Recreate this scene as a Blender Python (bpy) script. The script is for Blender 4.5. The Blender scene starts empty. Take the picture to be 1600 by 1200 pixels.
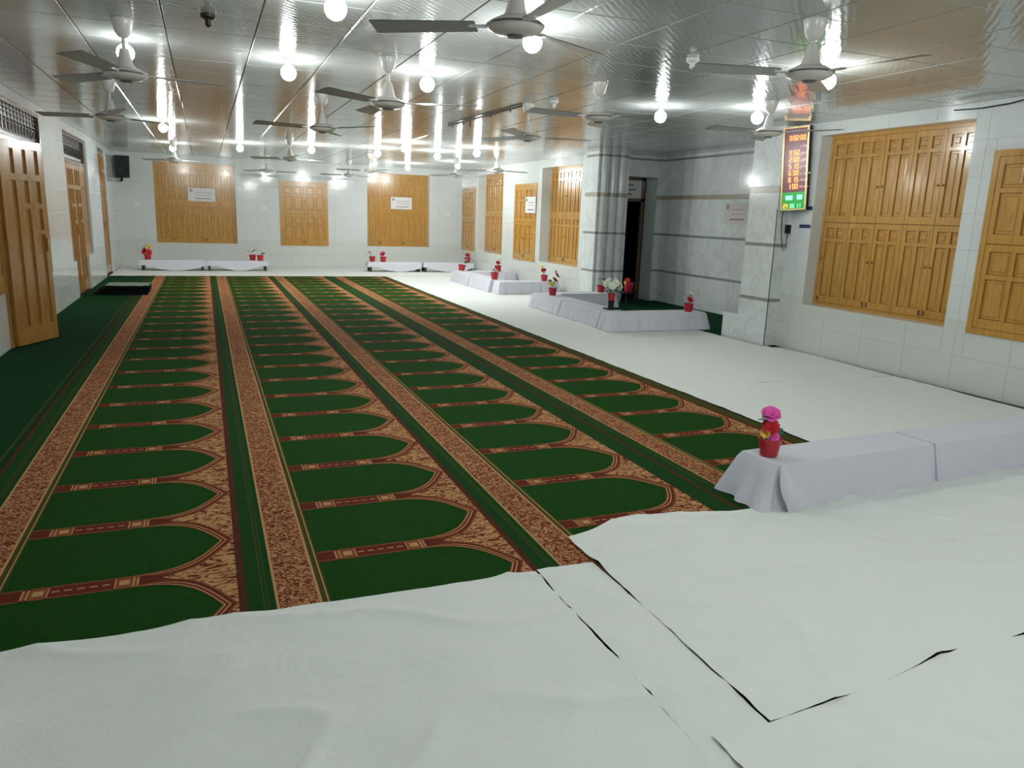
import bpy, bmesh, math, random
from mathutils import Matrix, Vector, noise
random.seed(7)
sc = bpy.context.scene
col = sc.collection
V = Vector
UP = V((0, 0, 1))

# ------------------------------------------------------------------ camera
CAM_F, YAW, PITCH, ROLL, CAM_H = 1176.3161, 0.3872, 0.2195, 0.0347, 1.6
cam_d = bpy.data.cameras.new('camera')
cam = bpy.data.objects.new('camera', cam_d)
col.objects.link(cam)
fwd = V((math.sin(YAW) * math.cos(PITCH), math.cos(YAW) * math.cos(PITCH), -math.sin(PITCH)))
rgt = V((math.cos(YAW), -math.sin(YAW), 0))
upv = rgt.cross(fwd)
r2 = math.cos(ROLL) * rgt + math.sin(ROLL) * upv
u2 = -math.sin(ROLL) * rgt + math.cos(ROLL) * upv
cam.matrix_world = Matrix(((r2.x, u2.x, -fwd.x, 0), (r2.y, u2.y, -fwd.y, 0), (r2.z, u2.z, -fwd.z, CAM_H), (0, 0, 0, 1)))
cam_d.sensor_fit = 'HORIZONTAL'
cam_d.sensor_width = 36
cam_d.lens = CAM_F / 1600 * 36
cam_d.clip_start = 0.02
sc.camera = cam

# ------------------------------------------------------------------ world, exposure
w = bpy.data.worlds.new('world')
sc.world = w
w.use_nodes = True
w.node_tree.nodes['Background'].inputs[0].default_value = (0.02, 0.025, 0.03, 1)
w.node_tree.nodes['Background'].inputs[1].default_value = 0.2
vs = sc.view_settings
vs.view_transform = 'Standard'
vs.look = 'None'
vs.gamma = 1
vs.use_curve_mapping = False
vs.exposure = 0.27
BULB_ADDED, BULB_MID, BULB_FAR, BULB_LEFT = 27.0, 13.5, 49.0, 4.0     # watts of the bulbs by stretch of the hall, first the unseen added ones
BULB_GLOW = 40.0

XL, XR, YB, YF, H = -2.024, 7.094, 21.81, -4.0, 2.841
AX, AY0, AY1 = 8.5, 8.6, 13.25      # alcove: right wall x, near and far y

# ------------------------------------------------------------------ materials
def mat(name, color, rough=0.5, spec=0.5, metal=0.0, emit=None, estr=0, coat=0, sheen=0):
    m = bpy.data.materials.new(name)
    m.use_nodes = True
    b = m.node_tree.nodes['Principled BSDF']
    b.inputs['Base Color'].default_value = (*color, 1)
    b.inputs['Roughness'].default_value = rough
    b.inputs['Specular IOR Level'].default_value = spec
    b.inputs['Metallic'].default_value = metal
    b.inputs['Coat Weight'].default_value = coat
    b.inputs['Sheen Weight'].default_value = sheen
    if emit:
        b.inputs['Emission Color'].default_value = (*emit, 1)
        b.inputs['Emission Strength'].default_value = estr
    return m
def nd(m, t, **kw):
    n = m.node_tree.nodes.new(t)
    for k, v in kw.items():
        if hasattr(n, k): setattr(n, k, v)
        else: n.inputs[k].default_value = v
    return n
def lk(m, a, ao, b, bi):
    m.node_tree.links.new(a.outputs[ao], b.inputs[bi])
def bsdf(m): return m.node_tree.nodes['Principled BSDF']
def coords(m, scale=(1, 1, 1), kind='Object', rot=(0, 0, 0)):
    tc = nd(m, 'ShaderNodeTexCoord'); mp = nd(m, 'ShaderNodeMapping')
    mp.inputs['Scale'].default_value = scale
    mp.inputs['Rotation'].default_value = rot
    if kind == 'World':
        g = nd(m, 'ShaderNodeNewGeometry'); lk(m, g, 'Position', mp, 'Vector')
    else:
        lk(m, tc, kind, mp, 'Vector')
    return mp
def ramp(m, stops, interp='LINEAR'):
    r = nd(m, 'ShaderNodeValToRGB')
    cr = r.color_ramp
    cr.interpolation = interp
    while len(cr.elements) > 1: cr.elements.remove(cr.elements[-1])
    cr.elements[0].position = stops[0][0]; cr.elements[0].color = (*stops[0][1], 1)
    for p, c in stops[1:]:
        e = cr.elements.new(p); e.color = (*c, 1)
    return r
def add_bump(m, src, out, strength, dist):
    b = nd(m, 'ShaderNodeBump'); b.inputs['Strength'].default_value = strength; b.inputs['Distance'].default_value = dist
    lk(m, src, out, b, 'Height'); lk(m, b, 'Normal', bsdf(m), 'Normal')
    return b

def m_wood(name, c0, c1, rough=0.22):
    m = mat(name, c0, rough, 0.5, coat=0.35)
    bsdf(m).inputs['Coat Roughness'].default_value = 0.12
    mp = coords(m, (9, 9, 1.1), 'World')
    n = nd(m, 'ShaderNodeTexNoise', Scale=3.0, Detail=6.0, Roughness=0.6, Distortion=0.6); lk(m, mp, 'Vector', n, 'Vector')
    r = ramp(m, [(0.3, c1), (0.55, c0), (0.75, tuple(min(1, x * 1.12) for x in c0))]); lk(m, n, 'Fac', r, 'Fac')
    lk(m, r, 'Color', bsdf(m), 'Base Color')
    add_bump(m, n, 'Fac', 0.08, 0.002)
    return m
M = {}
M['wood'] = m_wood('varnished_wood', (0.50, 0.265, 0.058), (0.40, 0.19, 0.037))
M['wood_line'] = mat('wood_shadow_line', (0.22, 0.10, 0.02), 0.4)
M['wood_dark'] = m_wood('dark_frame_wood', (0.13, 0.075, 0.035), (0.09, 0.05, 0.025))
M['door_wood'] = m_wood('door_wood', (0.40, 0.20, 0.045), (0.30, 0.14, 0.028))

def m_tile(name, c):
    m = mat(name, c, 0.1, 0.5)
    mp = coords(m, (1, 1, 1), 'World')
    n = nd(m, 'ShaderNodeTexNoise', Scale=0.9, Detail=3.0); lk(m, mp, 'Vector', n, 'Vector')
    r = ramp(m, [(0.3, tuple(x * 0.96 for x in c)), (0.7, c)]); lk(m, n, 'Fac', r, 'Fac'); lk(m, r, 'Color', bsdf(m), 'Base Color')
    n2 = nd(m, 'ShaderNodeTexNoise', Scale=5.0, Detail=2.0); lk(m, mp, 'Vector', n2, 'Vector')
    add_bump(m, n2, 'Fac', 0.06, 0.01)
    return m
M['tile'] = m_tile('white_glazed_tile', (0.63, 0.665, 0.655))
M['tile_low'] = m_tile('dado_glazed_tile', (0.60, 0.62, 0.585))
M['grout'] = mat('grout', (0.62, 0.64, 0.63), 0.7)

def m_marble():
    m = mat('grey_veined_marble', (0.6, 0.64, 0.63), 0.12, 0.5)
    mp = coords(m, (1, 1, 1), 'World', rot=(0.5, 0.6, 0.3))
    n = nd(m, 'ShaderNodeTexNoise', Scale=1.5, Detail=8.0, Roughness=0.6, Distortion=1.4); lk(m, mp, 'Vector', n, 'Vector')
    r = ramp(m, [(0.40, (0.66, 0.70, 0.69)), (0.485, (0.62, 0.66, 0.65)), (0.505, (0.54, 0.575, 0.57)), (0.525, (0.62, 0.66, 0.65)), (0.7, (0.68, 0.72, 0.71))])
    lk(m, n, 'Fac', r, 'Fac'); lk(m, r, 'Color', bsdf(m), 'Base Color')
    return m
M['marble'] = m_marble()
M['stripe_beige'] = mat('beige_stripe_stone', (0.36, 0.32, 0.25), 0.2)
M['stripe_grey'] = mat('grey_stripe_stone', (0.26, 0.27, 0.26), 0.2)

def m_ceiling():
    m = mat('glossy_embossed_ceiling_panel', (0.6, 0.62, 0.6), 0.1, 0.58)
    mp = coords(m, (1, 1, 1), 'World')
    v = nd(m, 'ShaderNodeTexNoise', Scale=26.0, Detail=2.0, Roughness=0.5); lk(m, mp, 'Vector', v, 'Vector')
    mp2 = coords(m, (1, 1, 1), 'World', rot=(0, 0, math.radians(45)))
    wv = nd(m, 'ShaderNodeTexWave', Scale=7.0, Distortion=2.5, Detail=1.0); lk(m, mp2, 'Vector', wv, 'Vector')
    mx = nd(m, 'ShaderNodeMath', operation='ADD'); lk(m, v, 'Fac', mx, 0); lk(m, wv, 'Fac', mx, 1)
    add_bump(m, mx, 'Value', 0.12, 0.006)
    n = nd(m, 'ShaderNodeTexNoise', Scale=0.6, Detail=3.0); lk(m, mp, 'Vector', n, 'Vector')
    r = ramp(m, [(0.3, (0.38, 0.40, 0.39)), (0.7, (0.44, 0.465, 0.455))]); lk(m, n, 'Fac', r, 'Fac'); lk(m, r, 'Color', bsdf(m), 'Base Color')
    return m
M['ceiling'] = m_ceiling()
M['ceiling_joint'] = mat('ceiling_joint', (0.12, 0.125, 0.12), 0.6)

def m_cloth(name, c, bump=0.35, scale=2.2):
    m = mat(name, c, 0.85, 0.2, sheen=0.15)
    mp = coords(m, (1, 1, 1), 'World')
    n = nd(m, 'ShaderNodeTexNoise', Scale=scale, Detail=5.0, Roughness=0.55, Distortion=1.2); lk(m, mp, 'Vector', n, 'Vector')
    w_ = nd(m, 'ShaderNodeTexNoise', Scale=scale * 18, Detail=2.0); lk(m, mp, 'Vector', w_, 'Vector')
    mx = nd(m, 'ShaderNodeMath', operation='MULTIPLY_ADD'); lk(m, w_, 'Fac', mx, 0); mx.inputs[1].default_value = 0.05; lk(m, n, 'Fac', mx, 2)
    add_bump(m, mx, 'Value', bump, 0.03)
    return m
M['sheet'] = m_cloth('white_floor_sheet', (0.72, 0.745, 0.71), 0.4, 3.0)
M['bench_cloth'] = m_cloth('pale_lavender_cloth', (0.60, 0.60, 0.66), 0.2, 5.0)

def m_carpet(name, c, var=0.2, scale=220, dots=None):
    m = mat(name, c, 0.95, 0.05)
    mp = coords(m, (1, 1, 1), 'World')
    n = nd(m, 'ShaderNodeTexNoise', Scale=float(scale), Detail=2.0); lk(m, mp, 'Vector', n, 'Vector')
    r = ramp(m, [(0.3, tuple(x * (1 - var) for x in c)), (0.7, tuple(x * (1 + var) for x in c))]); lk(m, n, 'Fac', r, 'Fac')
    last, out = r, 'Color'
    if dots:
        mp2 = coords(m, (1, 1, 1), 'World', rot=(0, 0, math.radians(28)))
        b = nd(m, 'ShaderNodeTexVoronoi', Scale=75.0); b.inputs['Randomness'].default_value = 0.0; lk(m, mp2, 'Vector', b, 'Vector')
        r2_ = ramp(m, [(0.0, (1, 1, 1)), (0.2, (1, 1, 1)), (0.3, (0, 0, 0))]); lk(m, b, 'Distance', r2_, 'Fac')
        mix = nd(m, 'ShaderNodeMix', data_type='RGBA'); lk(m, r2_, 'Color', mix, 'Factor')
        lk(m, r, 'Color', mix, 'A'); mix.inputs['B'].default_value = (*dots, 1)
        last, out = mix, 'Result'
    if out == 'Result': m.node_tree.links.new(mix.outputs[2], bsdf(m).inputs['Base Color']); m.node_tree.links.new(r2_.outputs[0], mix.inputs[0]); m.node_tree.links.new(r.outputs[0], mix.inputs[6]); mix.inputs[7].default_value = (*dots, 1)
    else: lk(m, last, out, bsdf(m), 'Base Color')
    add_bump(m, n, 'Fac', 0.4, 0.003)
    return m
GREEN = (0.009, 0.050, 0.005)
M['green'] = m_carpet('prayer_carpet_green', GREEN, 0.25, 160, (0.022, 0.075, 0.013))
M['green2'] = m_carpet('prayer_carpet_strip_green', (0.009, 0.046, 0.009), 0.25, 160)
M['plain_green'] = m_carpet('plain_green_carpet', (0.004, 0.036, 0.009), 0.3, 120)
M['alcove_green'] = m_carpet('alcove_green_carpet', (0.006, 0.045, 0.02), 0.3, 120)
MAROON, TAN = (0.125, 0.022, 0.012), (0.46, 0.25, 0.105)
M['maroon'] = m_carpet('carpet_maroon', MAROON, 0.25, 200)
M['brown'] = m_carpet('carpet_brown_edge', (0.075, 0.022, 0.010), 0.25, 200)
M['tan'] = m_carpet('carpet_tan', TAN, 0.2, 200)
M['olive'] = m_carpet('carpet_olive', (0.055, 0.055, 0.012), 0.25, 200)
M['rust'] = m_carpet('carpet_rust', (0.22, 0.07, 0.03), 0.25, 200)
M['floor'] = m_carpet('dark_underlay', (0.035, 0.035, 0.03), 0.3, 90)
def m_leaf():
    m = mat('carpet_leaf_pattern', TAN, 0.95, 0.05)
    mp = coords(m, (1, 1, 1), 'World', rot=(0, 0, math.radians(-22)))
    mp.inputs['Scale'].default_value = (13, 34, 1)
    n = nd(m, 'ShaderNodeTexNoise', Scale=1.0, Detail=1.5, Distortion=2.2); lk(m, mp, 'Vector', n, 'Vector')
    r = ramp(m, [(0.0, MAROON), (0.46, MAROON), (0.49, TAN), (0.63, TAN), (0.70, (0.25, 0.10, 0.045)), (1.0, (0.25, 0.10, 0.045))]); lk(m, n, 'Fac', r, 'Fac')
    lk(m, r, 'Color', bsdf(m), 'Base Color'); add_bump(m, n, 'Fac', 0.3, 0.003)
    return m
M['leafp'] = m_leaf()
def m_band():
    m = mat('carpet_band_scroll_pattern', TAN, 0.95, 0.05)
    mp = coords(m, (24, 30, 1), 'World')
    n = nd(m, 'ShaderNodeTexNoise', Scale=1.0, Detail=1.0, Distortion=3.0); lk(m, mp, 'Vector', n, 'Vector')
    r = ramp(m, [(0.0, (0.135, 0.03, 0.015)), (0.50, (0.135, 0.03, 0.015)), (0.54, (0.44, 0.22, 0.10)), (1.0, (0.44, 0.22, 0.10))]); lk(m, n, 'Fac', r, 'Fac')
    lk(m, r, 'Color', bsdf(m), 'Base Color'); add_bump(m, n, 'Fac', 0.3, 0.003)
    return m
M['band'] = m_band()
M['fan'] = mat('cream_enamel', (0.62, 0.6, 0.55), 0.25)
M['blade'] = mat('fan_blade_enamel', (0.4, 0.405, 0.395), 0.3)
M['fan_dark'] = mat('fan_dark_ring', (0.08, 0.08, 0.085), 0.4)
M['bulb'] = mat('glowing_bulb', (0.9, 0.9, 0.9), 0.3, emit=(0.93, 1.0, 1.0), estr=BULB_GLOW)
M['white_plastic'] = mat('white_plastic', (0.75, 0.75, 0.72), 0.35)
M['black'] = mat('black_plastic', (0.010, 0.010, 0.012), 0.6, 0.25)
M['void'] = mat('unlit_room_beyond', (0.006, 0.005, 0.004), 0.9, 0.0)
M['red_pot'] = mat('red_plastic_pot', (0.42, 0.014, 0.025), 0.35)
M['soil'] = mat('dark_soil', (0.02, 0.014, 0.01), 0.9)
M['pink'] = mat('pink_petal', (0.8, 0.10, 0.45), 0.6)
M['red'] = mat('red_petal', (0.55, 0.012, 0.02), 0.6)
M['yellow'] = mat('yellow_petal', (0.75, 0.58, 0.06), 0.6)
M['white_petal'] = mat('white_petal', (0.75, 0.78, 0.66), 0.6)
M['leaf'] = mat('artificial_leaf', (0.015, 0.11, 0.045), 0.5)
M['stem'] = mat('stem_green', (0.03, 0.10, 0.03), 0.6)
M['paper'] = mat('white_paper', (0.70, 0.68, 0.68), 0.6)
M['paper_pink'] = mat('pinkish_paper', (0.55, 0.50, 0.50), 0.6)
M['ink'] = mat('dark_ink', (0.10, 0.11, 0.12), 0.7)
M['ink_faint'] = mat('faint_red_ink', (0.42, 0.28, 0.30), 0.7)
M['ink_blue'] = mat('blue_ink', (0.015, 0.035, 0.13), 0.6)
M['gold'] = mat('gold_frame', (0.55, 0.42, 0.2), 0.3, metal=0.6)
M['metal_dark'] = mat('dark_metal', (0.05, 0.035, 0.025), 0.4, metal=0.6)
M['brass'] = mat('brass', (0.4, 0.25, 0.08), 0.35, metal=0.8)
M['bench_wood'] = mat('dark_bench_wood', (0.02, 0.016, 0.013), 0.5)
M['glass'] = mat('frosted_transom_glass', (0.72, 0.75, 0.76), 0.08, 0.7)
M['mat_top'] = m_carpet('folded_mat_grey', (0.20, 0.24, 0.20), 0.2, 120)
M['mat_black'] = m_carpet('folded_mat_black', (0.008, 0.008, 0.01), 0.2, 120)
M['led_panel'] = mat('dark_red_display', (0.03, 0.006, 0.012), 0.25, emit=(0.25, 0.01, 0.02), estr=0.35)
M['led_green_panel'] = mat('green_display', (0.0, 0.05, 0.01), 0.25, emit=(0.0, 0.35, 0.03), estr=0.8)
M['led_orange'] = mat('orange_led', (0.2, 0.05, 0.0), 0.4, emit=(1.0, 0.22, 0.04), estr=3.2)
M['led_pink'] = mat('pink_led', (0.2, 0.1, 0.1), 0.4, emit=(1.0, 0.5, 0.5), estr=1.0)
M['led_green'] = mat('green_led', (0.0, 0.2, 0.05), 0.4, emit=(0.25, 1.0, 0.45), estr=1.6)
M['led_dim'] = mat('dim_green_print', (0.12, 0.25, 0.15), 0.4)

# ------------------------------------------------------------------ mesh helpers
class MB:
    def __init__(s): s.v = []; s.f = []; s.m = []; s.mats = []
    def mi(s, m):
        m = M[m] if isinstance(m, str) else m
        if m not in s.mats: s.mats.append(m)
        return s.mats.index(m)
    def face(s, pts, m):
        i = len(s.v); s.v.extend(tuple(p) for p in pts); s.f.append(tuple(range(i, i + len(pts)))); s.m.append(s.mi(m))
    def box(s, a, b, m):
        x0, y0, z0 = a; x1, y1, z1 = b
        i = len(s.v)
        s.v += [(x0, y0, z0), (x1, y0, z0), (x1, y1, z0), (x0, y1, z0), (x0, y0, z1), (x1, y0, z1), (x1, y1, z1), (x0, y1, z1)]
        k = s.mi(m)
        for f in ((3, 2, 1, 0), (4, 5, 6, 7), (0, 1, 5, 4), (1, 2, 6, 5), (2, 3, 7, 6), (3, 0, 4, 7)):
            s.f.append(tuple(i + j for j in f)); s.m.append(k)
    def rect(s, x0, x1, y0, y1, z, m):
        s.face([(x0, y0, z), (x1, y0, z), (x1, y1, z), (x0, y1, z)], m)
    def grid(s, fn, nu, nv, m, wrap=False):
        i = len(s.v); k = s.mi(m); cu = nu if wrap else nu + 1
        for b in range(nv + 1):
            for a in range(cu): s.v.append(tuple(fn(a / nu, b / nv)))
        for b in range(nv):
            for a in range(nu):
                a1 = (a + 1) % cu
                s.f.append((i + b * cu + a, i + b * cu + a1, i + (b + 1) * cu + a1, i + (b + 1) * cu + a)); s.m.append(k)
    def lathe(s, prof, m, c=(0, 0, 0), n=20, axis=None):
        c = V(c)
        q = axis.to_track_quat('Z', 'Y') if axis else None
        def fn(u, v):
            j = min(int(round(v * (len(prof) - 1))), len(prof) - 1)
            r, z = prof[j]; a = u * 2 * math.pi
            p = V((r * math.cos(a), r * math.sin(a), z))
            if q: p = q @ p
            return c + p
        s.grid(fn, n, len(prof) - 1, m, wrap=True)
    def tube(s, pts, r, m, n=8):
        pts = [V(p) for p in pts]
        rs = r if isinstance(r, (list, tuple)) else [r] * len(pts)
        frames = []
        for i, p in enumerate(pts):
            d = (pts[min(i + 1, len(pts) - 1)] - pts[max(i - 1, 0)]).normalized()
            ref = V((0, 0, 1)) if abs(d.z) < 0.95 else V((1, 0, 0))
            a = d.cross(ref).normalized(); frames.append((p, a, d.cross(a)))
        def fn(u, v):
            j = int(round(v * (len(pts) - 1))); p, a, b = frames[j]; t = u * 2 * math.pi
            return p + rs[j] * (math.cos(t) * a + math.sin(t) * b)
        s.grid(fn, n, len(pts) - 1, m, wrap=True)
        for e in (0, -1):
            p, a, b = frames[e]
            s.face([p + rs[e] * (math.cos(t * 2 * math.pi / n) * a + math.sin(t * 2 * math.pi / n) * b) for t in range(n)], m)
    def mesh(s, name, smooth=False):
        me = bpy.data.meshes.new(name)
        me.from_pydata(s.v, [], s.f)
        for m in s.mats: me.materials.append(m)
        me.polygons.foreach_set('material_index', s.m)
        bm = bmesh.new(); bm.from_mesh(me)
        bmesh.ops.remove_doubles(bm, verts=bm.verts, dist=1e-6)
        bmesh.ops.recalc_face_normals(bm, faces=bm.faces)
        bm.to_mesh(me); bm.free()
        if smooth:
            me.polygons.foreach_set('use_smooth', [True] * len(me.polygons))
            me.set_sharp_from_angle(angle=math.radians(40))
        return me
    def build(s, name, parent=None, smooth=False, loc=(0, 0, 0)):
        return link(name, s.mesh(name, smooth), parent, loc)
def link(name, data, parent=None, loc=(0, 0, 0)):
    o = bpy.data.objects.new(name, data); col.objects.link(o)
    o.parent = parent; o.location = loc
    return o
def tag(o, label=None, cat=None, group=None, kind=None):
    if label: o['label'] = label
    if cat: o['category'] = cat
    if group: o['group'] = group
    if kind: o['kind'] = kind
    return o
def empty(name, loc, rz=0):
    o = link(name, None, None, loc); o.rotation_euler = (0, 0, rz); o.empty_display_size = 0.1
    return o
def frame_mat(o, U, N, pos):
    o.matrix_local = Matrix((( U.x, UP.x, N.x, pos[0]), (U.y, UP.y, N.y, pos[1]), (U.z, UP.z, N.z, pos[2]), (0, 0, 0, 1)))

# ------------------------------------------------------------------ walls with tiles
def rect_cells(ulen, vlen, ops, us=(), vs_=()):
    ub = sorted({0.0, ulen, *[o[0] for o in ops], *[o[1] for o in ops], *us}); vb = sorted({0.0, vlen, *[o[2] for o in ops], *[o[3] for o in ops], *vs_})
    ub = [u for u in ub if 0 <= u <= ulen]; vb = [v for v in vb if 0 <= v <= vlen]
    for i in range(len(ub) - 1):
        for j in range(len(vb) - 1):
            cu, cv = (ub[i] + ub[i + 1]) / 2, (vb[j] + vb[j + 1]) / 2
            if not any(o[0] < cu < o[1] and o[2] < cv < o[3] for o in ops):
                yield ub[i], ub[i + 1], vb[j], vb[j + 1]
def subtract(r, ops):
    rs = [r]
    for o in ops:
        nx = []
        for (a, b, c, d) in rs:
            if o[0] >= b or o[1] <= a or o[2] >= d or o[3] <= c: nx.append((a, b, c, d)); continue
            if a < o[0]: nx.append((a, o[0], c, d)); a = o[0]
            if b > o[1]: nx.append((o[1], b, c, d)); b = o[1]
            if c < o[2]: nx.append((a, b, c, o[2]))
            if d > o[3]: nx.append((a, b, o[3], d))
        rs = nx
    return rs
tile_cache = {}
def tile_mesh(wd, ht, m, th=0.004, g=0.0015):
    k = (round(wd, 3), round(ht, 3), m, th)
    if k not in tile_cache:
        b = MB(); x0, x1, y0, y1 = g, wd - g, g, ht - g; e = 0.0015
        b.face([(x0 + e, y0 + e, th), (x1 - e, y0 + e, th), (x1 - e, y1 - e, th), (x0 + e, y1 - e, th)], m)
        for p, q in (((x0, y0), (x1, y0)), ((x1, y0), (x1, y1)), ((x1, y1), (x0, y1)), ((x0, y1), (x0, y0))):
            def ins(pt): return (pt[0] + (e if pt[0] == x0 else -e), pt[1] + (e if pt[1] == y0 else -e), th)
            b.face([(*p, 0), (*q, 0), ins(q), ins(p)], m)
        tile_cache[k] = b.mesh('tile')
    return tile_cache[k]
def wall(name, O, U, N, ulen, ops, thick, rng=None, tile=(0.6, 0.355), mtile='tile', label=None):
    O, U, N = V(O), V(U), V(N)
    b = MB()
    P = lambda u, v, d: O + U * u + UP * v + N * d
    for u0, u1, v0, v1 in rect_cells(ulen, H + 0.02, ops):
        c = [P(u0, v0, 0), P(u1, v0, 0), P(u1, v1, 0), P(u0, v1, 0)]; k = [p - N * thick for p in c]
        b.face(c, 'grout'); b.face(k[::-1], 'grout')
        for i in range(4): b.face([c[i], k[i], k[(i + 1) % 4], c[(i + 1) % 4]], 'tile')
    o = b.build(name); tag(o, kind='structure')
    if label: o['label'] = label
    if rng:
        tw, tv = tile
        nv = int(math.ceil(H / tv - 1e-6)); u = rng[0]
        i = 0
        while u < rng[1] - 1e-4:
            for j in range(nv):
                r = (u, min(u + tw, rng[1]), j * tv, min((j + 1) * tv, H))
                for (a, bb, c, d) in subtract(r, ops):
                    if bb - a < 0.03 or d - c < 0.03: continue
                    t = link('tile', tile_mesh(bb - a, d - c, 'tile_low' if d < 0.72 else mtile), o)
                    frame_mat(t, U, N, P(a, c, 0))
            u += tw; i += 1
    return o

# window openings (in y for side walls, in x for the back wall)
BIG_R = [(5.55, 7.6, 0.62, 2.69), (14.05, 16.02, 0.61, 2.67), (18.42, 20.36, 0.61, 2.66)]
SMALL_R = [(3.98, 5.29, 0.61, 2.37), (16.27, 17.6, 0.57, 2.35), (20.56, 21.72, 0.58, 2.34)]
BIG_B = [(-1.157, 0.80, 0.62, 2.65), (4.295, 6.107, 0.62, 2.65)]
SMALL_B = [(1.919, 3.199, 0.60, 2.315)]
DOOR_L = [(8.9, 12.2, 0.62, 2.70), (9.57, 10.95, 0, 0.63), (14.25, 16.85, 0.62, 2.70), (14.6, 16.1, 0, 0.63), (18.6, 20.0, 0.0, 2.72)]
sh = lambda lst, d: [(a - d, b - d, c, e) for a, b, c, e in lst]
wall('wall_right', (XR, YF, 0), (0, 1, 0), (-1, 0, 0), YB - YF, sh(BIG_R + SMALL_R, YF) + [(AY0 - YF, 13.0 - YF, -0.1, H + 0.1)], 0.3, (3.6 - YF, YB - YF), (0.6, 0.355))
wall('wall_left', (XL, YF, 0), (0, 1, 0), (1, 0, 0), YB - YF, sh(DOOR_L, YF), 0.2, (8.3 - YF, YB - YF))
wall('wall_back', (XL, YB, 0), (1, 0, 0), (0, -1, 0), XR - XL, sh(BIG_B + SMALL_B, XL), 0.25, (0, XR - XL))
wall('wall_front', (XL, YF, 0), (1, 0, 0), (0, 1, 0), XR - XL, [], 0.2)

# alcove walls: marble panels between stripes
ROWS = [(0.0, 0.60), (0.64, 1.32), (1.36, 2.015), (2.09, 2.745), (2.785, H)]
STR = [(0.60, 0.64, 'stripe_grey'), (1.32, 1.36, 'stripe_grey'), (2.015, 2.09, 'stripe_beige'), (2.745, 2.785, 'stripe_grey')]
def marble_wall(name, O, U, N, ulen, ops, thick, pw=0.9, face_kind='structure'):
    O, U, N = V(O), V(U), V(N); b = MB()
    P = lambda u, v, d: O + U * u + UP * v + N * d
    for u0, u1, v0, v1 in rect_cells(ulen, H + 0.02, ops):
        c = [P(u0, v0, 0), P(u1, v0, 0), P(u1, v1, 0), P(u0, v1, 0)]; k = [p - N * thick for p in c]
        b.face(c, 'grout'); b.face(k[::-1], 'grout')
        for i in range(4): b.face([c[i], k[i], k[(i + 1) % 4], c[(i + 1) % 4]], 'marble')
    o = b.build(name); tag(o, kind='structure')
    panels(o, P, U, N, ulen, ops, pw)
    return o
def panels(o, P, U, N, ulen, ops, pw):
    n = max(1, round(ulen / pw)); pw = ulen / n
    for i in range(n):
        for v0, v1 in ROWS:
            for (a, b, c, d) in subtract((i * pw, (i + 1) * pw, v0, v1), ops):
                if b - a > 0.02 and d - c > 0.02:
                    frame_mat(link('marble_panel', tile_mesh(b - a, d - c, 'marble', 0.008, 0.0008), o), U, N, P(a, c, 0))
    for v0, v1, m in STR:
        for (a, b, c, d) in subtract((0, ulen, v0, v1), ops):
            if b - a > 0.01: frame_mat(link('stone_stripe', tile_mesh(b - a, d - c, m, 0.007, 0.0), o), U, N, P(a, c, 0))
DX0, DX1, DZ = 7.57, 8.36, 2.43
marble_wall('wall_alcove_far', (XR, AY1, 0), (1, 0, 0), (0, -1, 0), AX - XR, [(DX0 - XR, DX1 - XR, 0, DZ)], 0.42, 0.7)
marble_wall('wall_alcove_right', (AX, AY0, 0), (0, 1, 0), (-1, 0, 0), AY1 - AY0, [], 0.2, 1.16)
marble_wall('wall_alcove_near', (XR, AY0, 0), (1, 0, 0), (0, 1, 0), AX - XR, [], 0.2, 0.7)

# pillars at the alcove mouth
def pillar(name, x0, x1, y0, y1, label):
    t = empty(name, ((x0 + x1) / 2, (y0 + y1) / 2, 0)); tag(t, label, 'pillar', kind='structure')
    wx, wy = (x1 - x0) / 2, (y1 - y0) / 2
    b = MB(); b.box((-wx, -wy, 0), (wx, wy, H), 'grout'); core = b.build('core', t)
    for O, U, N, L in ((V((-wx, -wy, 0)), V((1, 0, 0)), V((0, -1, 0)), 2 * wx), (V((-wx, wy, 0)), V((0, -1, 0)), V((-1, 0, 0)), 2 * wy), (V((wx, wy, 0)), V((-1, 0, 0)), V((0, 1, 0)), 2 * wx)):
        panels(t, lambda u, v, d, O=O, U=U, N=N: O + U * u + UP * v + N * d, U, N, L, [], 0.9)
    return t
pn = pillar('pillar', 6.905, 7.3, 8.02, 8.6, 'white marble pillar beside the digital clock')
b = MB(); b.box((0, 0, 0), (0.3, 0.33, 0.36), 'marble'); pl = b.build('plinth', pn, loc=(6.9 - pn.location.x, 8.6 - pn.location.y, 0))
pf = pillar('pillar', 6.905, 7.56, 13.0, 13.5, 'white marble pillar with rounded vertical mouldings beside the dark doorway')
for k in range(3):
    b = MB(); cx, r = 7.045 + 0.18 * k - pf.location.x, 0.088
    yb = 13.0 - pf.location.y - 0.008
    def half(z0, z1, rr, m):
        b.grid(lambda u, v: (cx - rr * math.cos(u * math.pi), yb - rr * 0.8 * math.sin(u * math.pi), z0 + (z1 - z0) * v), 14, 1, m)
    half(0, H, r, 'marble')
    hc = b.build('half_column', pf, True)
    for v0, v1, m in STR:
        b = MB(); half(v0, v1, r + 0.002, m); b.build('stone_stripe', hc, True)

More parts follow.
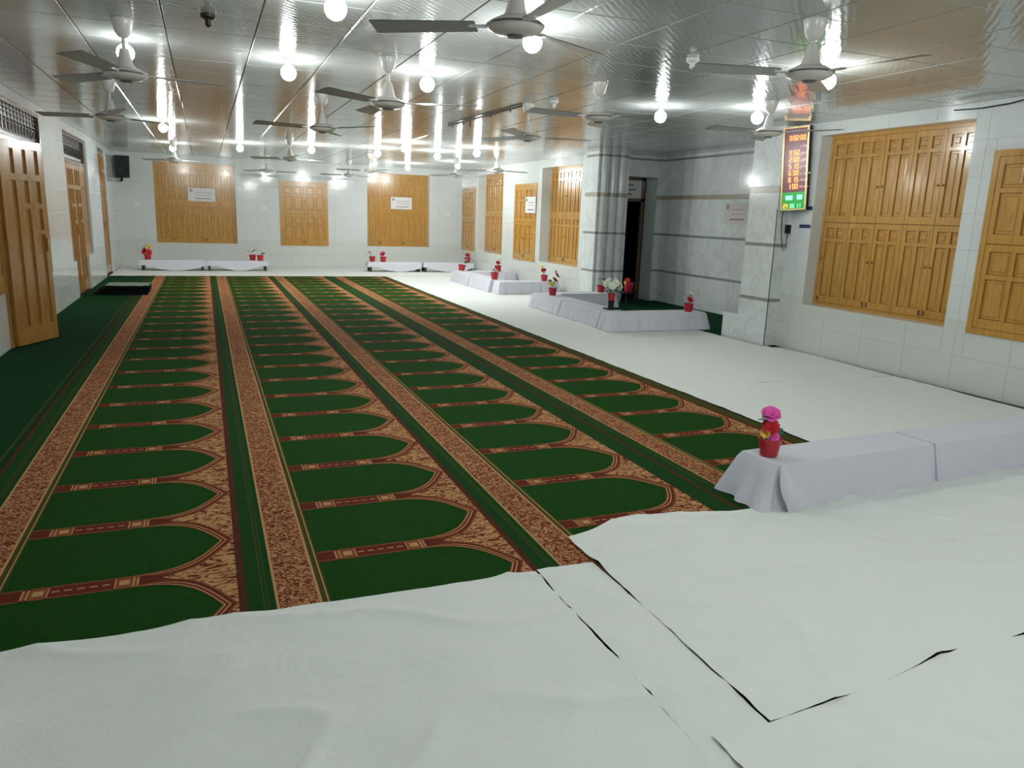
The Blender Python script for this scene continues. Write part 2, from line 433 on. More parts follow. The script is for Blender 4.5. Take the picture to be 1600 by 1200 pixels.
# alcove doorway: inner frame, notice, dark opening
t = empty('door_4', (7.95, AY1 + 0.4, 0)); tag(t, 'dark open doorway with notice above it in the marble alcove', 'door', kind='structure')
b = MB(); b.box((-0.38, 0, 0), (-0.31, 0.05, 2.43), 'wood_dark'); b.box((0.31, 0, 0), (0.38, 0.05, 2.43), 'wood_dark'); b.box((-0.38, 0, 1.97), (0.38, 0.05, 2.03), 'wood_dark'); b.box((-0.38, 0, 2.38), (0.38, 0.05, 2.43), 'wood_dark'); b.build('door_frame', t)
b = MB(); b.box((-0.31, 0.02, 2.03), (0.31, 0.04, 2.38), 'glass'); b.build('transom_panel', t)
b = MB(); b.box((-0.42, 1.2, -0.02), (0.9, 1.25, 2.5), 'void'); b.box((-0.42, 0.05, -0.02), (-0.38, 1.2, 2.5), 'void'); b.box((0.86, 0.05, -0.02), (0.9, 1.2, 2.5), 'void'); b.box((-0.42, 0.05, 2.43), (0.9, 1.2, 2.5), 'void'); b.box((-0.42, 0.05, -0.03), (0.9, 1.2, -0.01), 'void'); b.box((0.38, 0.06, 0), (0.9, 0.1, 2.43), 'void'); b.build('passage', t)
b = MB(); b.box((0, 0, 0.01), (0.035, 0.6, 1.96), 'wood_dark'); lf = b.build('door_leaf', t, loc=(-0.31, 0.05, 0)); lf.rotation_euler = (0, 0, -0.15)
t2 = empty('notice', (7.95, AY1 + 0.41, 2.05)); tag(t2, 'white notice with three blue text lines above alcove doorway', 'notice')
b = MB(); b.box((-0.26, -0.008, 0), (0.28, 0, 0.31), 'paper'); b.build('sheet', t2)
for k, (x0, x1) in enumerate(((-0.22, 0.1), (-0.24, 0.16), (-0.18, 0.08))):
    b = MB(); z = 0.24 - 0.09 * k
    x = x0
    while x < x1:
        wd = random.uniform(0.03, 0.07); b.box((x, -0.0095, z - 0.012), (min(x + wd, x1), -0.0085, z + 0.012), 'ink_blue'); x += wd + 0.012
    b.build('text_line', t2)

# ------------------------------------------------------------------ floor and ceiling
b = MB(); b.box((XL - 0.2, YF - 0.2, -0.15), (AX + 0.2, YB + 0.3, -0.002), 'floor'); b.box((XL - 2.0, 8, -0.15), (XL - 0.2, 13, -0.002), 'floor')
tag(b.build('floor'), kind='structure')
b = MB(); b.box((XL - 0.3, YF - 0.3, H + 0.008), (AX + 0.3, YB + 0.4, H + 0.15), 'ceiling_joint')
ceil = tag(b.build('ceiling'), kind='structure')
TS = 0.61
def proj(p):
    d = V(p) - V((0, 0, CAM_H)); z = d.dot(fwd)
    return (800 + CAM_F * d.dot(r2) / z, 600 - CAM_F * d.dot(u2) / z, z)
cells = []
y = YF
nx = int(math.ceil((AX - XL) / TS)); ny = int(math.ceil((YB - YF) / TS))
for i in range(nx):
    for j in range(ny):
        x0, y0 = XL + i * TS, YF + j * TS
        x1, y1 = min(x0 + TS, AX + 0.01), min(y0 + TS, YB)
        cx, cy = (x0 + x1) / 2, (y0 + y1) / 2
        px, py, z = proj((cx, cy, H))
        vis = z > 0.3 and -120 < px < 1720 and -160 < py < 700
        cells.append((0 if vis else 1, z, x0, x1, y0, y1))
cells.sort()
bb = MB()
def tile_prism(bm_, x0, x1, y0, y1, z):
    g, e = 0.003, 0.006
    bm_.rect(x0 + g + e, x1 - g - e, y0 + g + e, y1 - g - e, z, 'ceiling')
    o = [(x0 + g, y0 + g), (x1 - g, y0 + g), (x1 - g, y1 - g), (x0 + g, y1 - g)]; n = [(x0 + g + e, y0 + g + e), (x1 - g - e, y0 + g + e), (x1 - g - e, y1 - g - e), (x0 + g + e, y1 - g - e)]
    for a in range(4):
        c = (a + 1) % 4; bm_.face([(*o[a], z + 0.006), (*o[c], z + 0.006), (*n[c], z), (*n[a], z)], 'ceiling')
cache = {}
for k, (vis, z, x0, x1, y0, y1) in enumerate(cells):
    if k < 295:
        key = (round(x1 - x0, 3), round(y1 - y0, 3))
        if key not in cache:
            b = MB(); tile_prism(b, 0, x1 - x0, 0, y1 - y0, 0); cache[key] = b.mesh('ceiling_tile')
        link('ceiling_tile', cache[key], ceil, (x0, y0, H))
    else: tile_prism(bb, x0, x1, y0, y1, H)
tag(bb.build('ceiling_tile_field', ceil), kind='stuff')

# ------------------------------------------------------------------ windows with shutters
leaf_cache = {}
def leaf_mesh(wd, ht, flush=False):
    k = (round(wd, 3), round(ht, 3))
    if k in leaf_cache: return leaf_cache[k]
    b = MB(); g = 0.003; s = min(0.055, wd * 0.13); t0, t1 = 0.0, 0.03
    b.box((g, g, t0), (wd - g, ht - g, 0.014), 'wood')
    def bar(x0, x1, y0, y1, z=t1): b.box((x0, y0, 0.014), (x1, y1, z), 'wood')
    bar(g, s, g, ht - g); bar(wd - s, wd - g, g, ht - g)
    bar(s, wd - s, ht - s * 1.3, ht - g); bar(s, wd - s, g, s * 1.7)
    mid0, mid1 = wd / 2 - s * 0.38, wd / 2 + s * 0.38
    sq = (mid0 - s)
    ys = ht - s * 1.3 - sq
    bar(s, wd - s, ys - s * 0.8, ys)
    for a, c in ((s * 1.7, ys - s * 0.8), (ys, ht - s * 1.3)): bar(mid0, mid1, a, c)
    for x0, x1 in ((s, mid0), (mid1, wd - s)):
        for y0, y1 in ((s * 1.7, ys - s * 0.8), (ys, ht - s * 1.3)):
            q = min(0.03, (x1 - x0) * 0.24); e = 0.007
            o = [(x0 + q, y0 + q), (x1 - q, y0 + q), (x1 - q, y1 - q), (x0 + q, y1 - q)]; n = [(x0 + q + e, y0 + q + e), (x1 - q - e, y0 + q + e), (x1 - q - e, y1 - q - e), (x0 + q + e, y1 - q - e)]
            b.face([(*p, 0.024) for p in n], 'wood')
            for a in range(4):
                c = (a + 1) % 4; b.face([(*o[a], 0.0145), (*o[c], 0.0145), (*n[c], 0.024), (*n[a], 0.024)], 'wood')
    # dark groove lines round the panels
    for x0, x1 in ((s, mid0), (mid1, wd - s)):
        for y0, y1 in ((s * 1.7, ys - s * 0.8), (ys, ht - s * 1.3)):
            b.rect(x0, x0 + 0.006, y0, y1, 0.0146, 'wood_line'); b.rect(x1 - 0.006, x1, y0, y1, 0.0146, 'wood_line'); b.rect(x0, x1, y0, y0 + 0.006, 0.0146, 'wood_line'); b.rect(x0, x1, y1 - 0.006, y1, 0.0146, 'wood_line')
    leaf_cache[k] = b.mesh('shutter_leaf'); return leaf_cache[k]
b = MB(); b.lathe([(0.0, 0.03), (0.01, 0.028), (0.014, 0.02), (0.008, 0.008), (0.012, 0.0)], 'brass', n=10); knob_me = b.mesh('knob', True)
b = MB(); b.box((-0.01, -0.03, 0), (0.01, 0.03, 0.008), 'wood_dark'); bolt_me = b.mesh('bolt')
win_n = [0]
def window(O, U, N, op, depth, cols, rows, label, fw=0.04):
    O, U, N = V(O), V(U), V(N); u0, u1, v0, v1 = op; win_n[0] += 1
    base = O + U * u0 + UP * v0 - N * depth
    t = empty('window_%d' % win_n[0], base); tag(t, label, 'window', kind='structure')
    W, Ht = u1 - u0, v1 - v0
    def put(nm, me, a, c, d, par=t):
        o = link(nm, me, par); frame_mat(o, U, N, U * a + UP * c + N * d); return o
    b = MB(); b.box((0, 0, -0.03), (W, Ht, -0.002), 'wood_line'); put('backing', b.mesh('backing'), 0, 0, 0)
    b = MB(); f = fw
    for x0, x1, y0, y1 in ((0, f, 0, Ht), (W - f, W, 0, Ht), (f, W - f, 0, f), (f, W - f, Ht - f, Ht)): b.box((x0, y0, -0.002), (x1, y1, 0.034), 'wood')
    put('frame', b.mesh('frame'), 0, 0, 0)
    lw, lh = (W - 2 * f) / cols, (Ht - 2 * f) / rows
    for j in range(rows):
        for i in range(cols):
            lf = put('shutter_leaf', leaf_mesh(lw, lh), f + i * lw, f + j * lh, 0)
            side = lw - 0.03 if i % 2 == 0 else 0.03
            kb = link('knob', knob_me, lf, (side, lh * 0.42 if j else lh * 0.55, 0.03))
            if j == 0: link('bolt', bolt_me, lf, (side, 0.05, 0.03))
    return t
RW = ((XR, 0, 0), (0, 1, 0), (-1, 0, 0)); BW = ((0, YB, 0), (1, 0, 0), (0, -1, 0))
window(*RW, BIG_R[0], 0.2, 5, 2, 'large wooden shuttered window on the right wall beside the digital clock')
window(*RW, BIG_R[1], 0.26, 5, 2, 'deep-set wooden shuttered window next to the far marble pillar')
window(*RW, BIG_R[2], 0.26, 5, 2, 'deep-set wooden shuttered window near the far right corner')
window(*RW, SMALL_R[0], 0.015, 2, 2, 'small wooden shuttered window cut by the right photo edge', 0.06)
window(*RW, SMALL_R[1], 0.015, 2, 2, 'small wooden shuttered window with a paper sign, far right wall', 0.06)
window(*RW, SMALL_R[2], 0.015, 2, 2, 'small wooden shuttered window in the far right corner', 0.06)
window(*BW, BIG_B[0], 0.1, 5, 2, 'large wooden shuttered window at the left of the back wall')
window(*BW, BIG_B[1], 0.2, 5, 2, 'large wooden shuttered window at the right of the back wall')
window(*BW, SMALL_B[0], 0.015, 2, 2, 'small wooden shuttered window in the middle of the back wall', 0.06)

# ------------------------------------------------------------------ left doors with grille transoms
def door_leaf_mesh(wd, ht):
    b = MB(); b.box((0, 0, 0), (wd, ht, 0.022), 'door_wood'); s = 0.07
    def bar(x0, x1, y0, y1): b.box((x0, y0, 0.022), (x1, y1, 0.042), 'door_wood')
    bar(0, s, 0, ht); bar(wd - s, wd, 0, ht); bar(s, wd - s, 0, 0.19); bar(s, wd - s, ht - 0.09, ht)
    c = (wd - 2 * s - 2 * 0.045) / 3
    xs = [s + c, s + 2 * c + 0.045]
    for x in xs: bar(x, x + 0.045, 0.19, ht - 0.09)
    bar(s, wd - s, ht - 0.42, ht - 0.35)
    bar(s + c + 0.045, wd - s, ht - 0.72, ht - 0.66); bar(s + 2 * c + 0.09, wd - s, ht - 1.0, ht - 0.95)
    return b.mesh('door_leaf')
def grille(par, W, Ht):
    b = MB(); b.box((0, 0, -0.02), (W, Ht, -0.012), 'glass'); 
    g = link('transom_glass', b.mesh('transom_glass'), par)
    b = MB(); r = 0.0045
    n = max(6, int(W / 0.17)); st = W / n
    def barx(x0, x1, y0, y1): b.box((x0, y0, 0), (x1, y1, 0.012), 'metal_dark')
    for y in (0.02, Ht * 0.62, Ht * 0.78, Ht - 0.03): barx(0, W, y - r, y + r)
    for i in range(n + 1):
        x = i * st; barx(max(0, x - r), min(W, x + r), Ht * 0.62, Ht)
    for i in range(n):
        x0, x1 = i * st + st * 0.2, i * st + st * 0.8
        barx(x0 - r, x0 + r, Ht * 0.22, Ht * 0.62); barx(x1 - r, x1 + r, Ht * 0.22, Ht * 0.62); barx(x0, x1, Ht * 0.22 - r, Ht * 0.22 + r); barx(x0, x1, Ht * 0.5 - r, Ht * 0.5 + r)
    k = link('grille', b.mesh('grille'), par); return g, k
def left_door(n, op, door, label, open_leaf=False, transom=True):
    y0, y1, z0, z1 = op; d0, d1 = door; dep = 0.012 if open_leaf else 0.08
    t = empty('door_%d' % n, (XL, (y0 + y1) / 2, 0)); tag(t, label, 'door', kind='structure'); cy = (y0 + y1) / 2
    U, N = V((0, 1, 0)), V((1, 0, 0))
    def put(nm, me, y, z, d):
        o = link(nm, me, t); frame_mat(o, U, N, (d, y - cy, z)); return o
    b = MB(); f = 0.05; zt = 2.25 if transom else z1
    def bar(a, c, e, g, m='wood_dark'): b.box((-dep - 0.04, a - cy, e), (-dep + 0.045, c - cy, g), m)
    bar(y0, y0 + f, z0, z1); bar(y1 - f, y1, z0, z1); bar(y0 + f, y1 - f, z1 - f, z1)
    if transom:
        bar(y0 + f, y1 - f, zt - 0.03, zt + 0.03)
        bar(d0 - f, d0, 0, zt, 'door_wood'); bar(d1, d1 + f, 0, zt, 'door_wood')
        b.build('frame', t)
        for a, c in ((y0 + f, d0 - f), (d1 + f, y1 - f)):
            if c - a > 0.08:
                k = max(1, round((c - a) / 0.42)); lw = (c - a) / k
                for i in range(k): put('side_panel', door_leaf_mesh(lw, zt - 0.03 - z0), a + i * lw, z0, -dep)
        tw = y1 - y0 - 2 * f
        m1 = MB(); m1.box((0, 0, -0.03), (tw, z1 - f - zt - 0.03, -0.022), 'paper'); put('transom_backing', m1.mesh('transom_backing'), y0 + f, zt + 0.03, -dep)
        h0 = empty('tmp', (0, 0, 0)); g, k = grille(h0, tw, z1 - f - zt - 0.03)
        for o in (g, k):
            o.parent = t; frame_mat(o, U, N, (-dep, y0 + f - cy, zt + 0.03))
        bpy.data.objects.remove(h0)
    else: b.build('frame', t); d0, d1 = y0 + f, y1 - f
    lw = (d1 - d0) / 2; ht = (zt - 0.035 if transom else z1 - f - 0.01) - 0.02
    me = door_leaf_mesh(lw, ht)
    for i in (0, 1):
        lf = put('door_leaf', me, d0 + i * lw, 0.02, -dep)
        if open_leaf and i == 0:
            a = math.radians(24); Ux = V((math.sin(a), math.cos(a), 0)); Nx = V((math.cos(a), -math.sin(a), 0))
            frame_mat(lf, Ux, Nx, (0.035, d0 - cy, 0.02))
        b = MB(); b.box((0.03 if i else lw - 0.06, 1.0, 0.042), (0.06 if i else lw - 0.03, 1.16, 0.06), 'brass'); h = b.build('handle', lf)
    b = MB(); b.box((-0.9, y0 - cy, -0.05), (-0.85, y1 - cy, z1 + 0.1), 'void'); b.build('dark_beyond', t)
left_door(1, (8.9, 12.2, 0.62, 2.70), (9.57, 10.95), 'tall wooden door with one leaf ajar at the left photo edge', True)
left_door(2, (14.25, 16.85, 0.62, 2.70), (14.6, 16.1), 'closed wooden door with metal grille transom, middle of left wall')
left_door(3, (18.6, 20.0, 0.0, 2.72), (0, 0), 'narrow-looking wooden door nearest the far left corner', False, False)

# ------------------------------------------------------------------ carpets
PER, PH, CY0, CY1 = 0.655, 3.35, 2.55, 18.85
W_IN = [(0.84, 0.2725), (0.93, 0.266), (0.985, 0.250), (1.035, 0.225), (1.085, 0.185), (1.125, 0.135), (1.165, 0.07), (1.20, 0.0)]
W_OUT = [(0.86, 0.285), (0.955, 0.302), (1.02, 0.298), (1.08, 0.272), (1.13, 0.225), (1.175, 0.16), (1.22, 0.08), (1.262, 0.0)]
def carpet_roll(x0, extra_l, extra_r, label):
    b = MB(); z = 0.009
    X = lambda u: x0 + u
    def strip(u0, u1, m, zz=z): b.rect(X(u0), X(u1), CY0, CY1, zz, m)
    b.box((X(-extra_l), CY0, 0.0), (X(1.27 + extra_r), CY1, z - 0.0006), 'green2')
    if extra_l: strip(-extra_l, 0, 'green2')
    strip(0, 0.024, 'brown'); strip(0.024, 0.085, 'green2'); strip(0.085, 0.092, 'olive'); strip(0.092, 0.103, 'green2'); strip(0.103, 0.108, 'olive'); strip(0.108, 0.135, 'green2')
    strip(0.135, 0.146, 'tan'); strip(0.146, 0.305, 'band'); strip(0.305, 0.316, 'tan'); strip(0.316, 0.338, 'olive'); strip(0.338, 0.344, 'tan'); strip(0.344, 0.352, 'olive')
    strip(0.352, 1.262, 'green'); strip(1.262, 1.27, 'brown')
    if extra_r: strip(1.27, 1.27 + extra_r * 0.2, 'brown'); strip(1.27 + extra_r * 0.2, 1.27 + extra_r, 'olive')
    def R(u0, u1, v0, v1, m, c, lay=1):
        y0, y1 = max(CY0, c + v0), min(CY1, c + v1)
        if y1 > y0: b.rect(X(u0), X(u1), y0, y1, z + 0.0004 * lay, m)
    def Q(pts, m, c, lay=1):
        if all(CY0 <= c + v <= CY1 for u, v in pts): b.face([(X(u), c + v, z + 0.0004 * lay) for u, v in pts], m)
    k0 = int((CY0 - PH) / PER) - 1; k1 = int((CY1 - PH) / PER) + 1
    for k in range(k0, k1 + 1):
        c = PH + k * PER
        # pier: framed maroon bar with boxes
        R(0.352, 1.0, -0.055, 0.055, 'maroon', c)
        for s in (-1, 1):
            a, d = sorted((s * 0.055, s * 0.045)); R(0.352, 0.90, a, d, 'rust', c, 2)
        for u in (0.432, 0.452, 0.845, 0.862): R(u, u + 0.007, -0.055, 0.055, 'tan', c, 2)
        R(0.439, 0.452, -0.05, 0.05, 'rust', c, 2); R(0.852, 0.862, -0.05, 0.05, 'rust', c, 2)
        for u in (0.525, 0.775): R(u, u + 0.006, -0.055, 0.055, 'tan', c, 2)
        for u in (0.466, 0.787):
            R(u - 0.004, u + 0.056, -0.044, 0.044, 'rust', c, 2); R(u + 0.006, u + 0.046, -0.022, 0.022, 'tan', c, 3)
        for q in range(5): R(0.54 + q * 0.047, 0.57 + q * 0.047, -0.005, 0.005, 'tan', c, 3)
        for u in (0.362, 0.385, 0.408, 0.88, 0.905, 0.93):
            for v in (-0.022, 0.012): R(u, u + 0.013, v, v + 0.01, 'brown', c, 3)
        # spandrels and arch borders round the niche centred at c + PER/2
        m = c + PER / 2
        for s in (-1, 1):
            for i in range(len(W_IN) - 1):
                (ua, wa), (ub, wb) = W_IN[i], W_IN[i + 1]; (oa, xa), (ob, xb) = W_OUT[i], W_OUT[i + 1]
                L = lambda t, uu, ww, o_, x_: (uu + (o_ - uu) * t, s * (ww + (x_ - ww) * t))
                for t0, t1, mm in ((0, 0.10, 'rust'), (0.10, 0.2, 'tan'), (0.2, 0.42, 'maroon'), (0.42, 0.54, 'tan'), (0.54, 0.86, 'maroon'), (0.86, 1.0, 'rust')):
                    Q([L(t0, ua, wa, oa, xa), L(t0, ub, wb, ob, xb), L(t1, ub, wb, ob, xb), L(t1, ua, wa, oa, xa)], mm, m, 4)
                if i >= 2: Q([(oa, s * xa), (ob, s * xb), (ob, s * PER / 2), (oa, s * PER / 2)], 'leafp', m, 3)
        # fine tongue of leaf pattern at the pier's head
        Q([(0.965, -0.002), (1.02, -0.0295), (1.02, 0.0295), (0.965, 0.002)], 'leafp', c, 3)
    o = b.build('prayer_carpet'); tag(o, label, 'carpet', 'patterned prayer carpet rolls')
carpet_roll(-1.208, 0, 0, 'green prayer carpet roll with arched niches, leftmost patterned row')
carpet_roll(0.062, 0, 0, 'green prayer carpet roll with arched niches, second patterned row from left')
carpet_roll(1.332, 0, 0, 'green prayer carpet roll with arched niches, third patterned row from left')
carpet_roll(2.74, 0.138, 0.14, 'green prayer carpet roll with olive edge beside the white floor sheets')
b = MB(); b.box((XL + 0.004, 2.55, 0), (-1.212, 18.85, 0.0085), 'plain_green'); b.rect(-1.26, -1.245, 2.55, 18.85, 0.009, 'olive')
tag(b.build('carpet_runner'), 'plain dark green carpet runner along the left wall', 'carpet')
b = MB(); b.box((6.86, AY0 + 0.34, 0), (AX, 12.98, 0.008), 'alcove_green'); b.box((7.57, 12.98, 0), (AX, AY1, 0.008), 'alcove_green')
tag(b.build('alcove_carpet'), 'plain dark green carpet on the alcove floor', 'carpet')

# ------------------------------------------------------------------ white floor sheets
def sheet(poly_fn, nu, nv, label, z0, amp, seed, edge=0.006, crease=0.0):
    b = MB(); off = V((seed * 13.7, seed * 7.3, 0))
    def fn(u, v):
        x, y = poly_fn(u, v)
        p = V((x, y, 0))
        ex = edge * (noise.noise(p * 6 + off) + 0.6 * noise.noise(p * 17 + off)) * (1 if min(u, v, 1 - u, 1 - v) < 1e-6 else 0.3)
        q = p + off
        wr = noise.noise(V((q.x * 1.1, q.y * 2.4, 0))) * 0.5 + noise.noise(V((q.x * 3.1 + q.y * 1.5, q.y * 4.2 - q.x, 3))) * 0.35
        rid = 1 - abs(noise.noise(V((q.x * 1.4 + q.y * 0.9, q.y * 2.2 - q.x * 0.5, 8)))) * 2.2
        rid = max(0, rid) ** 5
        cr = 0.0
        if crease:
            for k, (ca, fr) in enumerate(((0.25, 3.2), (-0.5, 2.4), (1.1, 1.9))):
                a1, b1 = q.x * math.cos(ca) + q.y * math.sin(ca), -q.x * math.sin(ca) + q.y * math.cos(ca)
                m_ = max(0.0, noise.noise(V((a1 * 0.9, b1 * 0.9, 20 + k))))
                cr += m_ * max(0.0, 1 - abs(noise.noise(V((a1 * 0.7, b1 * fr, 11 + k)))) * 5) ** 2
        z = z0 + amp * (0.5 + 0.6 * wr + 1.0 * rid) + crease * cr
        return (x + ex, y + ex * 0.8, max(z, z0))
    b.grid(fn, nu, nv, 'sheet')
    o = b.build('floor_sheet', None, True); tag(o, label, 'floor sheet', 'white cloth sheets covering the floor')
    return o
def R_(x0, x1, y0, y1): return lambda u, v: (x0 + (x1 - x0) * u, y0 + (y1 - y0) * v)
sheet(R_(-2.0, 1.325, -1.6, 2.885), 170, 230, 'white floor sheet in the left foreground, edge over the carpet rows', 0.014, 0.018, 1, crease=0.02)
sheet(lambda u, v: (1.335 + (1.627 - 1.335) * u + 0.003 * math.sin(v * 17), -1.6 + (2.895 + 1.6) * v), 14, 140, 'narrow white floor strip between the two long foreground seams', 0.013, 0.008, 2)
def seam_y(x): return 1.66 + 0.10 * min(1, max(0, (x - 1.63) / 0.9)) + 0.012 * math.sin(x * 5.3)
def right_edge(y): return 7.055 - 0.03 * max(0, 7.2 - y)
def s3(u, v):
    x = 1.629 + (6.93 - 1.629) * u
    y0 = seam_y(x) + 0.001
    top = 3.13 + 0.20 * math.exp(-((x - 2.12) / 0.32) ** 2) + 0.1 * min(1, max(0, (x - 2.2) / 0.4)) - 0.02 * math.sin(x * 3)
    if x > 2.9: top = max(top, 3.2 + 0.08 * min(1, (x - 2.9)))
    return x, y0 + (top - y0) * v
sheet(s3, 240, 70, 'white floor sheet in front of the nearest draped bench', 0.0145, 0.016, 3, crease=0.018)
sheet(lambda u, v: (1.40 + (6.9 - 1.40) * u, -1.6 + (seam_y(1.40 + (6.9 - 1.40) * u) - 0.001 + 1.6) * v), 220, 140, 'white floor sheet in the right foreground corner', 0.019, 0.013, 4, 0.009, crease=0.022)
sheet(lambda u, v: (4.165 + (right_edge(3.31 + 2.73 * v) - 4.165) * u, 3.31 + (6.035 + 0.03 * math.sin(u * 5) - 3.31) * v), 60, 60, 'white floor sheet behind the nearest draped bench', 0.010, 0.005, 5)
sheet(lambda u, v: (4.165 + ((right_edge(6.0 + 12.8 * v) if v < 0.155 else 6.86) - 4.165) * u, 6.042 + 0.03 * math.sin(u * 5) * (1 - v) + (18.83 - 6.042) * v), 50, 160, 'long white floor sheet beside the patterned carpet, leading to the far wall', 0.008, 0.004, 6)
sheet(R_(-2.01, 7.07, 18.84, 21.79), 120, 40, 'white floor sheet along the back wall', 0.009, 0.004, 8)

# ------------------------------------------------------------------ low benches and cloths
def bench(cx, cy, L, W, Ht, rz, label):
    t = empty('low_bench', (cx, cy, 0), rz); tag(t, label, 'bench', 'low benches under cloths')
    b = MB(); b.box((-L / 2, -W / 2, Ht - 0.035), (L / 2, W / 2, Ht), 'bench_wood'); b.build('seat', t)
    for sx in (-1, 1):
        for sy in (-1, 1):
            b = MB(); x, y = sx * (L / 2 - 0.05), sy * (W / 2 - 0.04)
            b.box((x - 0.03, y - 0.025, 0.012), (x + 0.03, y + 0.025, Ht - 0.035), 'bench_wood'); b.build('leg', t)
        b = MB(); b.box((sx * (L / 2 - 0.06) - 0.015, -W / 2 + 0.06, 0.06), (sx * (L / 2 - 0.06) + 0.015, W / 2 - 0.06, 0.1), 'bench_wood'); b.build('stretcher', t)
    return t
def cloth(cx, cy, L, W, Ht, rz, label, hem=None, flare=0.06, fold=0.02, seed=0, corner=0.05, tight='', pleat=0.0):
    n = 260; per = []
    c = 0.012
    hx, hy = L / 2 + c, W / 2 + c
    tot = 4 * (hx + hy)
    for i in range(n):
        s = tot * i / n
        if s < 2 * hx: p, nrm = V((-hx + s, -hy, 0)), V((0, -1, 0))
        elif s < 2 * hx + 2 * hy: p, nrm = V((hx, -hy + s - 2 * hx, 0)), V((1, 0, 0))
        elif s < 4 * hx + 2 * hy: p, nrm = V((hx - (s - 2 * hx - 2 * hy), hy, 0)), V((0, 1, 0))
        else: p, nrm = V((-hx, hy - (s - 4 * hx - 2 * hy), 0)), V((-1, 0, 0))
        # distance to nearest corner
        dc = math.hypot(hx - abs(p.x), hy - abs(p.y))
        rad = V((math.copysign(1, p.x), math.copysign(1, p.y), 0)).normalized()
        k = math.exp(-(dc / 0.09) ** 2)
        d = (nrm * (1 - k) + rad * k).normalized()
        per.append((p, d, s, dc))
    NS = 9
    b = MB()
    zt = Ht + 0.006
    def fn(u, v):
        j = int(round(v * (NS + 4)))
        i = int(round(u * n)) % n
        p, d, s, dc = per[i]
        if j <= 3:
            f = (0.0, 0.45, 0.85, 0.985)[j]
            q = p * f
            z = zt + 0.003 * noise.noise(V((q.x * 5 + seed, q.y * 9, seed)))
            return (q.x, q.y, z + (0.0 if j < 3 else -0.001))
        t = (j - 3) / (NS + 1)
        hz = hem(p, s) if hem else 0.016
        fl = flare * t ** 1.2 + corner * math.exp(-(dc / 0.12) ** 2) * t
        fo = fold * t * (noise.noise(V((s * 7.0, seed * 3.1, 0.4 * t))) + 0.6 * noise.noise(V((s * 16, seed * 5.7, 0.5))))
        if pleat:
            we = max(0, min(1, (-p.x - hx + 0.14) / 0.12)) * (1 if d.y < 0.75 else 0)
            fo += pleat * t * we * (0.6 + math.sin(p.y * 58 + 1.2 * t) + 0.5 * math.sin((p.x + hx) * 70))
        o_ = d * max(0.0, fl + fo + 0.006)
        if ('E' in tight and o_.x > 0) or ('W' in tight and o_.x < 0): o_.x *= 0.02
        if ('N' in tight and o_.y > 0) or ('S' in tight and o_.y < 0): o_.y *= 0.02
        q = p + o_
        z = zt - 0.006 - (zt - 0.006 - hz) * t
        return (q.x, q.y, max(z, hz))
    b.grid(fn, n, NS + 4, 'bench_cloth', wrap=True)
    o = b.build('bench_cloth', None, True, (cx, cy, 0)); o.rotation_euler = (0, 0, rz); tag(o, label, 'tablecloth', 'grey-white cloths draped over low benches')
    return o
BH = 0.262
def draped(cx, cy, L, W, rz, where, seed, **kw):
    bench(cx, cy, L - 0.02, W - 0.02, BH, rz, 'dark low bench under the ' + where)
    cloth(cx, cy, L - 0.02, W - 0.02, BH, rz, 'pale grey-white ' + where, seed=seed, **kw)
a3 = math.radians(3)
draped(3.60, 3.39, 1.32, 0.30, a3, 'cloth under the large pink and red flower pot, nearest bench', 1, flare=0.07, fold=0.045, corner=0.03, tight='E', pleat=0.022)
nc = [o for o in col.objects if o.name == 'bench_cloth'][0]
b = MB()
def tailfn(u, v):
    a = (u - 0.5) * 2; wd = 0.012 + 0.05 * math.sin(min(1, v * 1.25) * math.pi * 0.75)
    return (-0.655 + 0.035 * v + a * wd, -0.165 - 0.02 - 0.10 * v ** 0.9 - 0.035 * (1 - a * a) * math.sin(v * math.pi * 0.9 + 0.2), 0.262 * (1 - v) + 0.022 + 0.0 * v)
b.grid(tailfn, 10, 12, 'bench_cloth'); b.build('corner_fold', nc, True)
draped(4.968, 3.4615, 1.40, 0.30, a3, 'cloth running off the right photo edge, nearest bench', 2, flare=0.05, fold=0.03, tight='W')
draped(6.22, 9.68, 1.62, 0.34, 0, 'cloth under the white-topped pot before the alcove', 3, flare=0.05, fold=0.03, tight='N')
draped(5.60, 10.55, 0.36, 1.32, 0, 'cloth beside the white bouquet before the alcove', 4, flare=0.04, fold=0.02, tight='NS')
draped(5.60, 11.85, 0.36, 1.20, 0, 'cloth carrying the flower tower pot before the alcove', 5, flare=0.04, fold=0.02, tight='SE')
draped(6.43, 12.4, 1.12, 0.34, 0, 'cloth by the fluted pillar at the alcove', 6, flare=0.03, fold=0.03, tight='W')
draped(6.25, 14.72, 1.32, 0.34, 0, 'cloth facing the camera under the far right windows', 7, flare=0.03, fold=0.04, tight='N')
draped(5.70, 15.6, 0.34, 1.32, 0, 'cloth on the side bench under the leaning red flower', 8, flare=0.03, fold=0.02, tight='NS')
draped(5.70, 16.97, 0.34, 1.32, 0, 'cloth on the farther side bench under the tilted pot', 9, flare=0.03, fold=0.02, tight='SE')
draped(6.48, 17.42, 1.05, 0.34, 0, 'cloth behind the far right bench group', 10, flare=0.03, fold=0.03, tight='W')
def scal(a, b_, base=0.14, dip=0.12):
    return lambda p, s: base - dip * max(0, math.sin((p.x - a) / (b_ - a) * math.pi)) ** 0.8 if p.y < 0 else base
draped(-0.765, 20.5, 1.45, 0.36, 0, 'cloth on left back-wall bench under the left window', 11, flare=0.02, fold=0.012, corner=0.01, tight='E', hem=scal(-0.6, 0.72))
draped(0.725, 20.5, 1.45, 0.36, 0, 'cloth on back-wall bench under the pair of small pots', 12, flare=0.02, fold=0.012, corner=0.01, tight='W', hem=scal(-0.45, 0.55))
